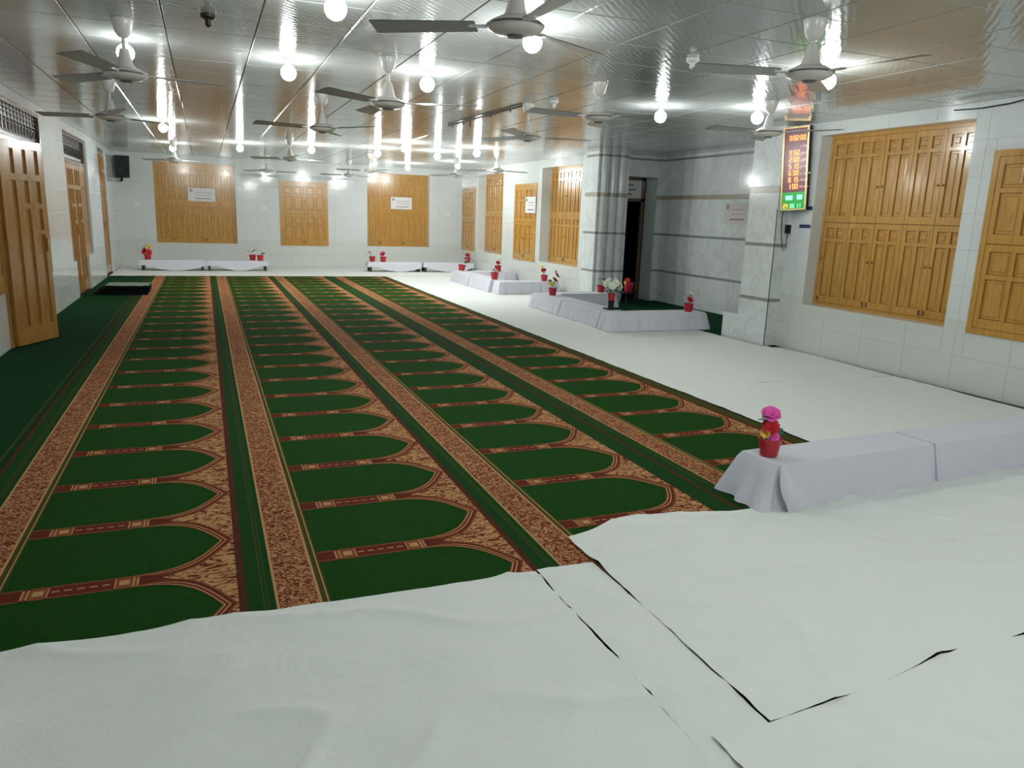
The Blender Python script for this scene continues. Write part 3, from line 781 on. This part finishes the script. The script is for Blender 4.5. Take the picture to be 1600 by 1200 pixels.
draped(4.74, 20.45, 1.45, 0.36, 0, 'cloth on back-wall bench under the right window', 13, flare=0.02, fold=0.012, corner=0.01, tight='E', hem=scal(-0.45, 0.74))
draped(6.25, 20.45, 1.45, 0.36, 0, 'cloth on back-wall bench in the far right corner', 14, flare=0.02, fold=0.012, corner=0.01, tight='W', hem=scal(-0.6, 0.7))

# ------------------------------------------------------------------ flower pots
def petal_flower(mat_n, r, seed):
    rnd = random.Random(seed); b = MB()
    for ring, (n, rr, tilt, hh) in enumerate(((6, r, 0.35, 0.0), (5, r * 0.72, 0.75, 0.1 * r), (3, r * 0.42, 1.15, 0.2 * r))):
        for k in range(n):
            a = 2 * math.pi * k / n + ring * 0.5 + rnd.uniform(-0.15, 0.15); tl = tilt + rnd.uniform(-0.12, 0.12)
            ca, sa = math.cos(a), math.sin(a)
            def fn(u, v):
                w_ = math.sin(min(1, v * 1.15 + 0.12) * math.pi * 0.62) * rr * 0.55 * (u * 2 - 1)
                d = rr * v
                x = d * math.cos(tl * (1 - 0.4 * v)); z = d * math.sin(tl * (1 - 0.25 * v)) + hh - 0.25 * (w_ / max(rr, 1e-4)) ** 2 * rr + (0.06 * rr * v * v)
                return (ca * x - sa * w_, sa * x + ca * w_, z)
            b.grid(fn, 3, 4, mat_n)
    return b.mesh('blossom', True)
def leaf_m(l):
    b = MB()
    b.grid(lambda u, v: ((u * 2 - 1) * l * 0.32 * math.sin(math.pi * min(1, v * 0.9 + 0.08)), l * v, 0.18 * l * math.sin(v * math.pi) - abs(u - 0.5) * l * 0.15), 4, 5, 'leaf')
    return b.mesh('leaf', True)
fl_cache = {}
def flower(kind, r):
    k = (kind, round(r, 3))
    if k not in fl_cache: fl_cache[k] = petal_flower(kind, r, len(fl_cache))
    return fl_cache[k]
lf_me = leaf_m(0.06)
def pot(loc, label, r, h, blooms, leaves, tilt=0.0, lean=(0, 0), name='flower_pot'):
    """blooms: (colour, radius, x, y, z) relative to pot base; leaves: (x, y, z, angle, scale)"""
    t = empty(name, loc); tag(t, label, 'flower pot', 'small red pots of artificial flowers')
    t.rotation_euler = (0, tilt, 0)
    b = MB(); b.lathe([(0.001, 0.0), (r * 0.74, 0.0), (r * 0.76, 0.004), (r * 0.97, h * 0.9), (r * 1.03, h * 0.9), (r * 1.03, h), (r * 0.95, h), (r * 0.92, h * 0.86)], 'red_pot', n=28); b.build('pot', t, True)
    b = MB(); b.lathe([(0.0005, h * 0.86), (r * 0.93, h * 0.86)], 'soil', n=20); b.build('soil', t)
    for (c, rr, x, y, z) in blooms:
        b = MB(); b.tube([(x * 0.2, y * 0.2, h * 0.84), (x * 0.5, y * 0.5, h * 0.84 + (z - h * 0.84) * 0.55), (x, y, z)], r * 0.045, 'stem', 6); st = b.build('stem', t)
        o = link('blossom', flower(c, rr), st, (x, y, z))
        d = V((x * 2.0 - 0.25 * rr * 0, y * 2.0 - 0.9 * rr, max(rr, z * 0.35))).normalized()
        o.rotation_mode = 'QUATERNION'; o.rotation_quaternion = d.to_track_quat('Z', 'Y')
    for (x, y, z, a, s) in leaves:
        o = link('leaf', lf_me, t, (x, y, z)); o.rotation_euler = (0.3, 0.1, a); o.scale = (s, s, s)
    return t
TOP = BH + 0.0065
pot((3.03, 3.375, TOP + 0.004), 'large red pot of pink, red and yellow flowers on nearest bench', 0.067, 0.105,
    [('pink', 0.055, -0.02, -0.005, 0.245), ('red', 0.05, -0.035, -0.03, 0.18), ('yellow', 0.03, -0.06, -0.025, 0.145), ('pink', 0.04, -0.01, -0.03, 0.112), ('white_petal', 0.028, 0.0, 0.0, 0.205)],
    [(-0.05, -0.02, 0.21, 1.6, 1.2), (0.01, -0.03, 0.14, -1.2, 1.2), (-0.05, 0, 0.235, 2.2, 0.9), (0.02, 0.0, 0.11, -1.6, 1.3)])
def small(x, y, label, blooms, r=0.062, h=0.1, leaves=((0.02, 0, 0.16, 0.6, 1.4), (-0.02, 0, 0.19, 2.6, 1.4)), tilt=0, z=TOP):
    pot((x, y, z), label, r, h, blooms, leaves, tilt)
small(5.60, 12.0, 'red pot with tall red, yellow and green flower tower before the alcove', [('yellow', 0.05, -0.03, 0, 0.2), ('red', 0.06, 0.03, 0, 0.26), ('red', 0.06, 0.07, 0.01, 0.34), ('white_petal', 0.05, 0.0, -0.03, 0.15)], 0.075, 0.13, ((0.0, -0.02, 0.16, 0.3, 1.8), (-0.04, 0, 0.24, 2.2, 1.8), (0.06, 0, 0.4, 0.1, 1.3)))
small(6.80, 12.45, 'red pot with cream flower and dark leaf beside the fluted pillar', [('white_petal', 0.065, 0.0, -0.01, 0.17), ('yellow', 0.04, 0.05, -0.02, 0.16)], 0.08, 0.13, ((0.03, 0, 0.21, 0.9, 1.8), (0.05, 0.01, 0.22, -0.8, 1.6)))
small(6.78, 9.62, 'red pot with white-topped red flower on the bench before the alcove', [('red', 0.05, 0.0, -0.02, 0.18), ('white_petal', 0.065, 0.01, 0.0, 0.25)], 0.075, 0.125, ())
small(6.66, 14.72, 'red pot with red and yellow flowers under the deep-set far right window', [('red', 0.06, -0.02, 0, 0.22), ('yellow', 0.04, -0.06, 0, 0.3)], 0.075, 0.13)
small(5.68, 17.4, 'tilted dark red pot with a drooping grey-green sprig', [('white_petal', 0.02, 0.08, 0, 0.26)], 0.09, 0.14, ((0.06, 0, 0.18, -0.7, 2.0), (0.08, 0, 0.24, -0.2, 2.0)), tilt=0.14, z=TOP + 0.014)
small(5.68, 15.12, 'red pot with pink-red flower leaning right on far side bench', [('red', 0.07, 0.09, 0, 0.22), ('white_petal', 0.05, 0.03, 0, 0.17)], 0.085, 0.15)
small(6.60, 17.36, 'small red pot with leaves behind the far right bench group', [('red', 0.06, 0.0, 0, 0.2), ('white_petal', 0.04, 0.03, 0, 0.28)], 0.085, 0.14)
small(6.85, 20.45, 'red pot in the far right corner under the corner window', [('red', 0.07, 0.0, 0, 0.2), ('yellow', 0.05, 0.0, 0, 0.28)], 0.09, 0.15)
small(-1.32, 20.5, 'red pot with red and yellow flowers on left back-wall bench', [('red', 0.08, -0.06, -0.02, 0.2), ('red', 0.07, 0.03, -0.02, 0.18), ('yellow', 0.07, 0.03, 0, 0.3), ('white_petal', 0.06, -0.06, 0, 0.3)], 0.085, 0.14)
small(1.10, 20.56, 'left one of the pair of tiny red pots on back-wall bench', [('white_petal', 0.05, -0.02, 0, 0.24)], 0.085, 0.14, ((-0.03, 0, 0.2, 1.4, 2.2), (-0.01, 0, 0.22, -1.2, 2.2)))
small(1.28, 20.42, 'right one of the pair of tiny red pots on back-wall bench', [('white_petal', 0.05, 0.05, 0, 0.24)], 0.085, 0.14, ((0.03, 0, 0.16, -1.0, 2.2),))
small(4.16, 20.5, 'red pot with white blossoms, left end of right back-wall bench', [('white_petal', 0.06, -0.1, 0, 0.24), ('red', 0.03, -0.05, 0, 0.25)], 0.085, 0.14, ())
small(4.44, 20.42, 'red pot with salmon-red flowers on right back-wall bench', [('red', 0.07, -0.02, 0, 0.2), ('pink', 0.05, 0.02, 0, 0.24)], 0.085, 0.14, ((0.02, 0, 0.24, 0.2, 2.0),))
# white bouquet on a black stand
t = empty('vase_stand', (5.66, 10.02, TOP)); tag(t, 'black stand with square base on the bench before the alcove', 'stand')
b = MB(); b.box((-0.09, -0.09, 0), (0.09, 0.09, 0.015), 'black'); b.build('base', t)
b = MB(); b.lathe([(0.001, 0.015), (0.055, 0.015), (0.042, 0.05), (0.042, 0.10), (0.06, 0.128), (0.001, 0.13)], 'black', n=16); b.build('column', t, True)
rnd = random.Random(3)
bl = []
for k in range(9):
    a = k * 2.4; rr = 0.05 + 0.085 * math.sqrt(k / 9)
    bl.append(('white_petal', 0.06, rr * math.cos(a), rr * math.sin(a) * 0.8 - 0.02, 0.14 + 0.14 * (1 - k / 12) + 0.04 * rnd.random()))
pot((5.66, 10.02, TOP + 0.131), 'bouquet of white flowers in a red vase on a black stand', 0.06, 0.11, bl, tuple((0.09 * math.cos(k), 0.09 * math.sin(k), 0.13 + 0.03 * (k % 3), k * 1.1, 1.5) for k in range(9)), name='white_bouquet')
t = empty('stool', (7.42, 12.5, 0)); tag(t, 'black stool in front of the dark alcove doorway', 'stool')
b = MB(); b.lathe([(0.001, 0.24), (0.17, 0.24), (0.18, 0.255), (0.17, 0.27), (0.001, 0.27)], 'black', n=24); b.build('seat', t, True)
for k in range(4):
    a = k * math.pi / 2 + 0.78; b = MB(); b.tube([(0.12 * math.cos(a), 0.12 * math.sin(a), 0.24), (0.15 * math.cos(a), 0.15 * math.sin(a), 0.0095)], 0.012, 'black'); b.build('leg', t)
small(7.42, 12.5, 'deep red pot in front of the dark alcove doorway', [('red', 0.06, -0.05, -0.02, 0.2), ('yellow', 0.03, -0.09, -0.02, 0.17)], 0.095, 0.17, (), z=0.271)

# ------------------------------------------------------------------ ceiling fans
def fan_meshes(drop):
    d = {}
    b = MB(); b.lathe([(0.001, 0), (0.072, 0), (0.074, -0.012), (0.05, -0.09), (0.032, -0.115), (0.016, -0.125), (0.001, -0.125)], 'fan', n=20); d['canopy'] = b.mesh('canopy', True)
    b = MB(); b.tube([(0, 0, -0.12), (0, 0, -drop + 0.06)], 0.013, 'fan', 10); d['down_rod'] = b.mesh('down_rod', True)
    b = MB(); b.lathe([(0.014, -drop + 0.17), (0.028, -drop + 0.165), (0.055, -drop + 0.06), (0.07, -drop + 0.045), (0.07, -drop + 0.035)], 'fan', n=20); d['lower_cup'] = b.mesh('lower_cup', True)
    b = MB(); b.lathe([(0.04, -drop + 0.045), (0.085, -drop + 0.04), (0.13, -drop + 0.018), (0.145, -drop), (0.135, -drop - 0.018), (0.1, -drop - 0.036), (0.045, -drop - 0.044)], 'fan', n=28); d['motor'] = b.mesh('motor', True)
    b = MB(); b.lathe([(0.1465, -drop + 0.006), (0.1475, -drop), (0.1455, -drop - 0.005), (0.1435, -drop)], 'fan_dark', n=28); d['ring'] = b.mesh('ring', True)
    b = MB(); b.lathe([(0.045, -drop - 0.043), (0.04, -drop - 0.052), (0.001, -drop - 0.054)], 'fan_dark', n=16); d['bottom_cap'] = b.mesh('bottom_cap', True)
    b = MB()
    for s in (0, 1):
        zz = -drop - 0.002 + s * 0.004
        b.grid(lambda u, v: (0.2 + 0.54 * v, (u - 0.5) * (0.10 + 0.055 * v) * (1 - 0.0 * v), zz + (u - 0.5) * 0.025), 4, 6, 'blade')
    d['blade'] = b.mesh('blade')
    b = MB(); b.box((0.13, -0.022, -drop - 0.004), (0.235, 0.022, -drop + 0.004), 'fan'); d['bracket'] = b.mesh('bracket')
    return d
FMS = {0: fan_meshes(0.36), 1: fan_meshes(0.31)}
def fan(x, y, a0, label):
    FM = FMS[1 if (y < 5 or (y < 7 and x > 3)) else 0]
    t = empty('ceiling_fan', (x, y, H - 0.001)); tag(t, label, 'ceiling fan', 'cream three-blade ceiling fans')
    for k in ('canopy', 'down_rod', 'lower_cup', 'motor', 'ring', 'bottom_cap'): link(k, FM[k], t)
    for i in range(3):
        bl_ = link('blade', FM['blade'], t); bl_.rotation_euler = (0, 0, math.radians(a0 + 120 * i)); link('bracket', FM['bracket'], bl_)
for x, y, a, l in [
    (-0.46, 6.25, 10, 'ceiling fan at upper left in front of a glowing bulb'),
    (1.47, 6.55, 95, 'ceiling fan between the two bright bulbs, upper middle'),
    (1.50, 3.80, 30, 'ceiling fan cut by the top photo edge'),
    (3.48, 6.62, 65, 'ceiling fan just left of the alcove light, in front of the fluted pillar'),
    (3.55, 3.97, 42, 'large ceiling fan at upper right above the shuttered window'),
    (3.45, 8.25, 110, 'ceiling fan on a dark rod beyond the conduit'),
    (5.45, 6.60, 60, 'ceiling fan overlapping the top of the digital clock'),
    (-0.86, 9.35, 40, 'ceiling fan half hidden behind the upper left fan'),
    (1.27, 8.95, 70, 'faint ceiling fan between the two upper middle bulbs'),
    (1.5, 14.7, 30, 'distant ceiling fan above the middle back-wall window, nearer one'),
    (5.5, 14.7, 10, 'distant ceiling fan by the far right wall'),
    (-0.5, 17.4, 25, 'distant ceiling fan over the left back-wall window'),
    (3.5, 17.4, 50, 'distant ceiling fan left of the right back-wall window'),
    (5.5, 17.4, 5, 'distant ceiling fan over the far right corner'),
    (1.5, 20.1, 15, 'farthest ceiling fan left of the middle back-wall window'),
    (3.5, 20.1, 35, 'farthest ceiling fan right of the middle back-wall window')]:
    fan(x, y, a, l)

# ------------------------------------------------------------------ bulbs
b = MB(); b.lathe([(0.001, 0), (0.045, 0), (0.045, -0.012), (0.022, -0.02), (0.022, -0.06), (0.018, -0.065), (0.001, -0.065)], 'white_plastic', n=16); holder_me = b.mesh('holder', True)
def bulb_mesh(r):
    b = MB(); n = 9
    b.lathe([(0.02, -0.06)] + [(max(0.0008, r * math.sin(math.pi * (0.16 + 0.84 * k / n))), -0.06 - r * 0.85 + r * math.cos(math.pi * (0.16 + 0.84 * k / n))) for k in range(n + 1)], 'bulb', n=20)
    return b.mesh('globe', True)
globe_me = bulb_mesh(0.064)
LDS = []
for e_ in (BULB_ADDED, BULB_MID, BULB_FAR, BULB_LEFT, BULB_LEFT * 6):
    LD = bpy.data.lights.new('bulb_light', 'POINT'); LD.energy = e_; LD.shadow_soft_size = 0.03; LD.color = (0.95, 1.0, 0.985); LDS.append(LD)
def bulb(x, y, label):
    t = empty('ceiling_bulb', (x, y, H - 0.001)); tag(t, label, 'light bulb', 'glowing ceiling bulbs')
    link('holder', holder_me, t); link('globe', globe_me, t)
    link('bulb_light', LDS[(3 if 4 < y < 10 else 4 if y > 10 else 0) if x < 0 else 0 if y < 4 else 1 if y < 10 else 2], t, (0, 0, -0.215))
for x, y, l in [
    (0.76, 4.74, 'glowing bulb at the top photo edge, left of centre'),
    (2.08, 4.95, 'glowing bulb beside the fan cut by the top edge'),
    (4.64, 4.98, 'glowing bulb behind the large upper right fan'),
    (0.73, 7.08, 'glowing bulb left of the upper middle fan'),
    (1.92, 6.97, 'glowing bulb right of the upper middle fan'),
    (4.74, 7.55, 'glowing bulb right of the fan before the fluted pillar'),
    (5.62, 7.01, 'glowing bulb just left of the digital clock'),
    (-0.5, 6.9, 'glowing bulb hidden behind the upper left fan'),
    (-0.51, 13.1, 'glowing bulb over the left back window, nearer of two'),
    (-0.53, 17.67, 'glowing bulb over the left back window, farther of two'),
    (0.73, 16.47, 'glowing bulb over the right edge of the left back window'),
    (2.02, 15.78, 'glowing bulb above the middle back window'),
    (3.27, 15.53, 'glowing bulb above the left edge of the right back window'),
    (3.42, 13.9, 'glowing bulb above the right back window, nearest of its cluster'),
    (4.93, 19.71, 'glowing bulb nearest the top of the right back window'),
    (4.46, 15.38, 'glowing bulb above the right end of the right back window'),
    (5.74, 18.02, 'glowing bulb near the far right corner, lower one'),
    (4.82, 13.97, 'glowing bulb right of the far cluster under the conduit'),
    (2.3, 1.6, 'added unseen bulb on the ceiling above the foreground sheets, middle'),  # from here on: bulbs out of view, added to light the foreground sheets
    (5.0, 1.4, 'added unseen bulb on the ceiling above the foreground sheets, right'),
    (0.7, -0.6, 'added unseen bulb on the ceiling behind the viewer, left'),
    (2.3, -1.6, 'added unseen bulb on the ceiling behind the viewer, middle'),
    (5.0, -1.4, 'added unseen bulb on the ceiling behind the viewer, right')]:
    bulb(x, y, l)

# ------------------------------------------------------------------ posters
def poster(O, U, N, wd, ht, label, m='paper'):
    O, U, N = V(O), V(U), V(N)
    t = empty('paper_sign', O); tag(t, label, 'sign')
    t.matrix_world = Matrix(((U.x, 0, N.x, O.x), (U.y, 0, N.y, O.y), (U.z, 1, N.z, O.z), (0, 0, 0, 1)))
    b = MB(); b.box((0, 0, 0), (wd, ht, 0.003), m); b.build('sheet', t)
    b = MB(); b.lathe([(0.0005, 0.0035), (ht * 0.11, 0.0035)], 'ink', c=(wd * 0.12, ht * 0.8, 0), n=14); b.lathe([(0.0005, 0.004), (ht * 0.05, 0.004)], 'gold', c=(wd * 0.12, ht * 0.8, 0), n=10); b.build('emblem', t)
    rr = random.Random(int(O.x * 100 + O.y * 10))
    for k, (y, m2, hh, x0, x1) in enumerate(((0.66, 'ink_faint', 0.07, 0.28, 0.92), (0.46, 'ink_faint', 0.06, 0.3, 0.9), (0.2, 'ink', 0.07, 0.25, 0.86))):
        b = MB(); x = x0 * wd
        while x < x1 * wd:
            l = rr.uniform(0.02, 0.06) * wd / 0.6; z = y * ht + rr.uniform(-0.3, 0.3) * hh * ht * (0 if k == 2 else 1)
            b.box((x, z - hh * ht * 0.4, 0.003), (min(x + l, x1 * wd), z + hh * ht * 0.4, 0.0042), m2); x += l * (1.12 if k == 2 else 1.35)
        b.build('text_line', t)
poster((-0.36, YB + 0.1 - 0.048, 1.70), (1, 0, 0), (0, -1, 0), 0.66, 0.335, 'white paper sign on the left back-wall window')
poster((5.0, YB + 0.2 - 0.048, 1.68), (1, 0, 0), (0, -1, 0), 0.62, 0.335, 'white paper sign on the right back-wall window')
poster((XR + 0.015 - 0.048, 16.86, 1.68), (0, -1, 0), (-1, 0, 0), 0.60, 0.37, 'white paper sign on a small far right window')
poster((AX - 0.014, 11.2, 1.60), (0, -1, 0), (-1, 0, 0), 0.62, 0.35, 'pinkish paper sign on the marble alcove wall', 'paper_pink')

# ------------------------------------------------------------------ digital prayer clock
tl, tr, br, blc = V((6.85, 7.965, 2.795)), V((7.00, 7.69, 2.82)), V((7.00, 7.65, 1.80)), V((6.85, 7.95, 1.78))
tc = empty('digital_clock', (tl + tr + br + blc) / 4 - UP * 0.5); tag(tc, 'tall digital clock with red and green numerals beside a marble pillar', 'clock')
U = ((tr - tl) + (br - blc)).normalized(); Vv = ((tl - blc) + (tr - br)); Vv = (Vv - U * Vv.dot(U)).normalized(); N = U.cross(Vv)
ctr = (tl + tr + br + blc) / 4
cw, ch = ((tr - tl).length + (br - blc).length) / 2, ((tl - blc).length + (tr - br).length) / 2
tc.matrix_world = Matrix(((U.x, Vv.x, N.x, ctr.x), (U.y, Vv.y, N.y, ctr.y), (U.z, Vv.z, N.z, ctr.z), (0, 0, 0, 1)))
hw, hh = cw / 2, ch / 2
b = MB(); b.box((-hw, -hh, -0.07), (hw, hh, 0), 'black'); b.build('case', tc)
b = MB(); f = 0.02
for x0, x1, y0, y1 in ((-hw, -hw + f, -hh, hh), (hw - f, hw, -hh, hh), (-hw + f, hw - f, -hh, -hh + f), (-hw + f, hw - f, hh - f, hh)): b.box((x0, y0, 0), (x1, y1, 0.018), 'gold')
b.build('frame', tc)
gy = -hh + f + 0.2 * ch
b = MB(); b.box((-hw + f, gy, 0), (hw - f, hh - f, 0.004), 'led_panel'); b.build('red_display', tc)
b = MB(); b.box((-hw + f, -hh + f, 0), (hw - f, gy, 0.004), 'led_green_panel'); b.build('green_display', tc)
SEG = {'0': 'abcdef', '1': 'bc', '2': 'abged', '3': 'abgcd', '4': 'fgbc', '5': 'afgcd', '6': 'afgedc', '7': 'abc', '8': 'abcdefg', '9': 'abcdfg'}
def digits(txt, x, y, h, m, nm):
    b = MB(); wd = h * 0.5; t = h * 0.14
    for ch_ in txt:
        if ch_ in ': ':
            if ch_ == ':':
                for yy in (0.3, 0.65): b.box((x, y + h * yy, 0.004), (x + t, y + h * yy + t, 0.006), m)
            x += h * 0.22; continue
        for s in SEG[ch_]:
            q = {'a': (0, wd, h - t, h), 'g': (0, wd, h / 2 - t / 2, h / 2 + t / 2), 'd': (0, wd, 0, t), 'f': (0, t, h / 2, h), 'b': (wd - t, wd, h / 2, h), 'e': (0, t, 0, h / 2), 'c': (wd - t, wd, 0, h / 2)}[s]
            b.box((x + q[0], y + q[2], 0.004), (x + q[1], y + q[3], 0.006), m)
        x += wd + h * 0.14
    return b.build(nm, tc)
def script(txt, x, y, size, m, nm):
    c = bpy.data.curves.new('t', 'FONT'); c.body = txt; c.size = size
    o = bpy.data.objects.new('t', c); col.objects.link(o)
    dg = bpy.context.evaluated_depsgraph_get(); me = bpy.data.meshes.new_from_object(o.evaluated_get(dg))
    bpy.data.objects.remove(o); me.materials.clear(); me.materials.append(M[m])
    return link(nm, me, tc, (x, y, 0.0055))
dh = 0.062
digits('3:02:00', -hw + 0.075, hh - 0.165, dh * 0.95, 'led_orange', 'time_digits')
AR = ['\uFEAE\uFEA0\uFED3', '\uFEAE\uFEEC\uFEC7', '\uFEAE\uFEBC\uFECB', '\uFE8F\uFEAE\uFED0\uFEE3', '\uFE80\uFE8E\uFEB8\uFECB', '\uFEEA\uFECC\uFEE4\uFE9F']
for k, tx in enumerate(('5 50', '2 00', '5 15', '6 30', '8 15', '1 00')):
    yy = hh - 0.345 - k * 0.082
    digits(tx, -hw + 0.085, yy, dh, 'led_orange', 'prayer_time_digits'); script(AR[k], hw - 0.10, yy + 0.012, 0.055, 'led_pink', 'prayer_name')
script('\uFE95\uFED7\uFEED', hw - 0.11, hh - 0.25, 0.045, 'led_pink', 'heading'); 
b = MB()
for k in range(9): b.box((-hw + 0.04 + k * 0.03, hh - 0.075 + 0.006 * (k % 2), 0.004), (-hw + 0.06 + k * 0.03, hh - 0.055 + 0.006 * (k % 3), 0.0055), 'led_dim')
b.build('header_text', tc)
b = MB(); b.box((-hw + 0.06, gy - 0.095, 0.004), (-hw + 0.15, gy - 0.04, 0.006), 'led_green'); b.box((hw - 0.12, gy - 0.095, 0.004), (hw - 0.055, gy - 0.035, 0.006), 'led_green'); b.build('green_readout', tc)
digits('24', -hw + 0.035, -hh + 0.03, 0.05, 'led_orange', 'date_digits'); digits('06 11', -hw + 0.12, -hh + 0.03, 0.05, 'led_green', 'date_digits')
# adapter, cables, small blue stickers
t = empty('power_adapter', (XR - 0.006, 7.97, 1.50)); tag(t, 'black plug-in power adapter with cord on white wall below clock', 'adapter')
b = MB(); b.box((-0.05, -0.035, 0.0), (0.0, 0.035, 0.11), 'black'); b.box((-0.012, -0.05, -0.01), (0.0, 0.05, 0.13), 'white_plastic'); b.build('body', t)
b = MB(); b.tube([(-0.03, 0, 0.0), (-0.035, 0.0, -0.08), (-0.03, 0.0, -0.18), (-0.04, 0.03, -0.22), (-0.06, 0.04, -0.19), (-0.1, 0.04, 0.0), (-0.12, 0.03, 0.2), (-0.12, 0.02, 0.3)], 0.005, 'black', 6); b.build('cord', t, True)
b = MB(); b.tube([(6.885, 8.012, 1.8), (6.892, 8.006, 1.3), (6.893, 8.006, 0.6), (6.893, 8.006, 0.02)], 0.005, 'metal_dark', 6)
tag(b.build('wall_cable', None, True), 'thin dark cable running down the marble pillar edge', 'cable')
b = MB(); b.tube([(7.05, 4.6, 2.80), (7.06, 5.0, 2.815), (7.05, 5.2, 2.785), (7.06, 5.5, 2.775), (7.07, 5.8, 2.79)], 0.006, 'black', 6)
tag(b.build('wall_cable', None, True), 'loose black cable under the ceiling at upper right', 'cable')
for z, lab in ((1.80, 'upper narrow blue sticker on the white wall beside the clock'), (1.575, 'lower narrow blue sticker on the white wall beside the adapter')):
    b = MB(); b.box((XR - 0.009, 7.61, z), (XR - 0.004, 7.8, z + 0.045), 'ink_blue'); tag(b.build('sticker'), lab, 'sticker')
for x, lab in ((1.46, 'white switch plate left of the middle back window'), (6.62, 'white switch plate right of the right back window'), (-1.62, 'white switch plate left of the left back window')):
    t = empty('switch_plate', (x, YB - 0.004, 1.54)); tag(t, lab, 'switch')
    b = MB(); b.box((0, -0.014, 0), (0.12, 0, 0.08), 'white_plastic'); b.build('plate', t)
    for k in range(3): b = MB(); b.box((0.015 + k * 0.033, -0.02, 0.02), (0.038 + k * 0.033, -0.014, 0.06), 'paper'); b.build('rocker', t)

# ------------------------------------------------------------------ loudspeaker
t = empty('loudspeaker', (-1.84, 21.5, 2.2)); t.rotation_euler = (math.radians(0), 0, math.radians(12)); tag(t, 'black wall-mounted loudspeaker in the far left corner', 'speaker')
b = MB()
P8 = [(-0.16, -0.14, 0.0), (0.16, -0.14, 0.0), (0.12, 0.14, 0.0), (-0.12, 0.14, 0.0), (-0.17, -0.2, 0.52), (0.17, -0.2, 0.52), (0.13, 0.1, 0.52), (-0.13, 0.1, 0.52)]
for f_ in ((0, 1, 5, 4), (1, 2, 6, 5), (2, 3, 7, 6), (3, 0, 4, 7), (4, 5, 6, 7), (3, 2, 1, 0)): b.face([P8[i] for i in f_], 'black')
b.build('cabinet', t)
b = MB(); b.lathe([(0.001, 0.012), (0.03, 0.014), (0.1, 0.0), (0.115, 0.006), (0.12, 0.0)], 'black', c=(0, -0.168, 0.2), n=20, axis=V((0, -1, -0.1))); b.build('woofer', t, True)
b = MB(); b.lathe([(0.001, 0.006), (0.04, 0.008), (0.045, 0.0)], 'black', c=(0, -0.19, 0.41), n=16, axis=V((0, -1, -0.1))); b.build('tweeter', t, True)
b = MB(); b.tube([(0, 0.0, 0.02), (0, 0.05, -0.07), (0, 0.29, -0.07)], 0.025, 'black', 8); b.build('bracket', t)

# ------------------------------------------------------------------ conduit with hooks, small ceiling fittings
t = empty('ceiling_conduit', (3.37, 9.5, H - 0.015)); tag(t, 'thin grey conduit with hooks running along the ceiling', 'conduit')
b = MB(); b.tube([(-0.06, 1.37, 0), (0.0, 0, 0), (0.06, -1.25, 0)], 0.012, 'metal_dark', 8); b.build('pipe', t, True)
for k, y in enumerate((1.2, 0.75, 0.5, -0.2, -0.8)):
    b = MB(); b.tube([(-y * 0.046, y, 0), (-y * 0.046, y, -0.04 - 0.05 * (k == 2))], 0.008, 'metal_dark', 6); b.build('hook', t)
for x, y, l in ((3.58, 5.3, 'small cream ceiling rose at upper right of the photo'), (3.6, 7.9, 'small white ceiling fitting right of the dark-rod fan'), (0.09, 5.8, 'small dark ceiling hook box right of the upper left fan')):
    t = empty('ceiling_fitting', (x, y, H - 0.001)); tag(t, l, 'fitting')
    b = MB(); b.lathe([(0.001, 0), (0.05, 0), (0.05, -0.02), (0.03, -0.035), (0.001, -0.035)], 'metal_dark' if x < 1 else 'white_plastic', n=16); b.build('base', t, True)
    b = MB(); b.lathe([(0.02, -0.035), (0.022, -0.07), (0.001, -0.085)], 'metal_dark' if x < 1 else 'white_plastic', n=12); b.build('stub', t, True)

# ------------------------------------------------------------------ folded dark mat on the left runner
t = empty('folded_mat', (-1.42, 15.2, 0.0092)); tag(t, 'folded black mat with grey top lying on the green runner', 'mat')
def matfn(z0, zt, sx, sy, dx=0):
    def fn(u, v):
        x = (u - 0.5) * sx + dx; y = (v - 0.5) * sy
        return (x, y + 0.12 * noise.noise(V((x * 2, y, 1))), z0 + zt * (0.6 + 0.8 * abs(noise.noise(V((x * 3, y * 2, 4))))))
    return fn
for k, (z, sx, sy, m, nm) in enumerate(((0.0, 0.84, 0.7, 'mat_black', 'lower_fold'), (0.055, 0.8, 0.62, 'mat_black', 'middle_fold'), (0.115, 0.7, 0.66, 'mat_top', 'top_fold'))):
    b = MB(); top = matfn(z + 0.035, 0.015, sx, sy, 0.05 * k); n_ = 14
    b.grid(top, n_, n_, m)
    for side in range(4):
        def edge(u, v, side=side):
            q = [(u, 0), (1, u), (1 - u, 1), (0, 1 - u)][side]; p = top(*q); return (p[0], p[1], z + 0.001 + (p[2] - z - 0.001) * v)
        b.grid(edge, n_, 2, 'mat_black')
    b.build(nm, t, True)
# dark scrap laid in for the dark gap at the pillar foot
b = MB(); b.grid(lambda u, v: (6.93 + 0.14 * u, 7.86 + 0.13 * v + 0.02 * math.sin(u * 5), 0.016 + 0.006 * math.sin(u * 6) * math.sin(v * 4)), 6, 5, 'mat_black')
tag(b.build('floor_gap_patch', None, True), 'small dark gap scrap on the white floor at the pillar foot', 'patch')
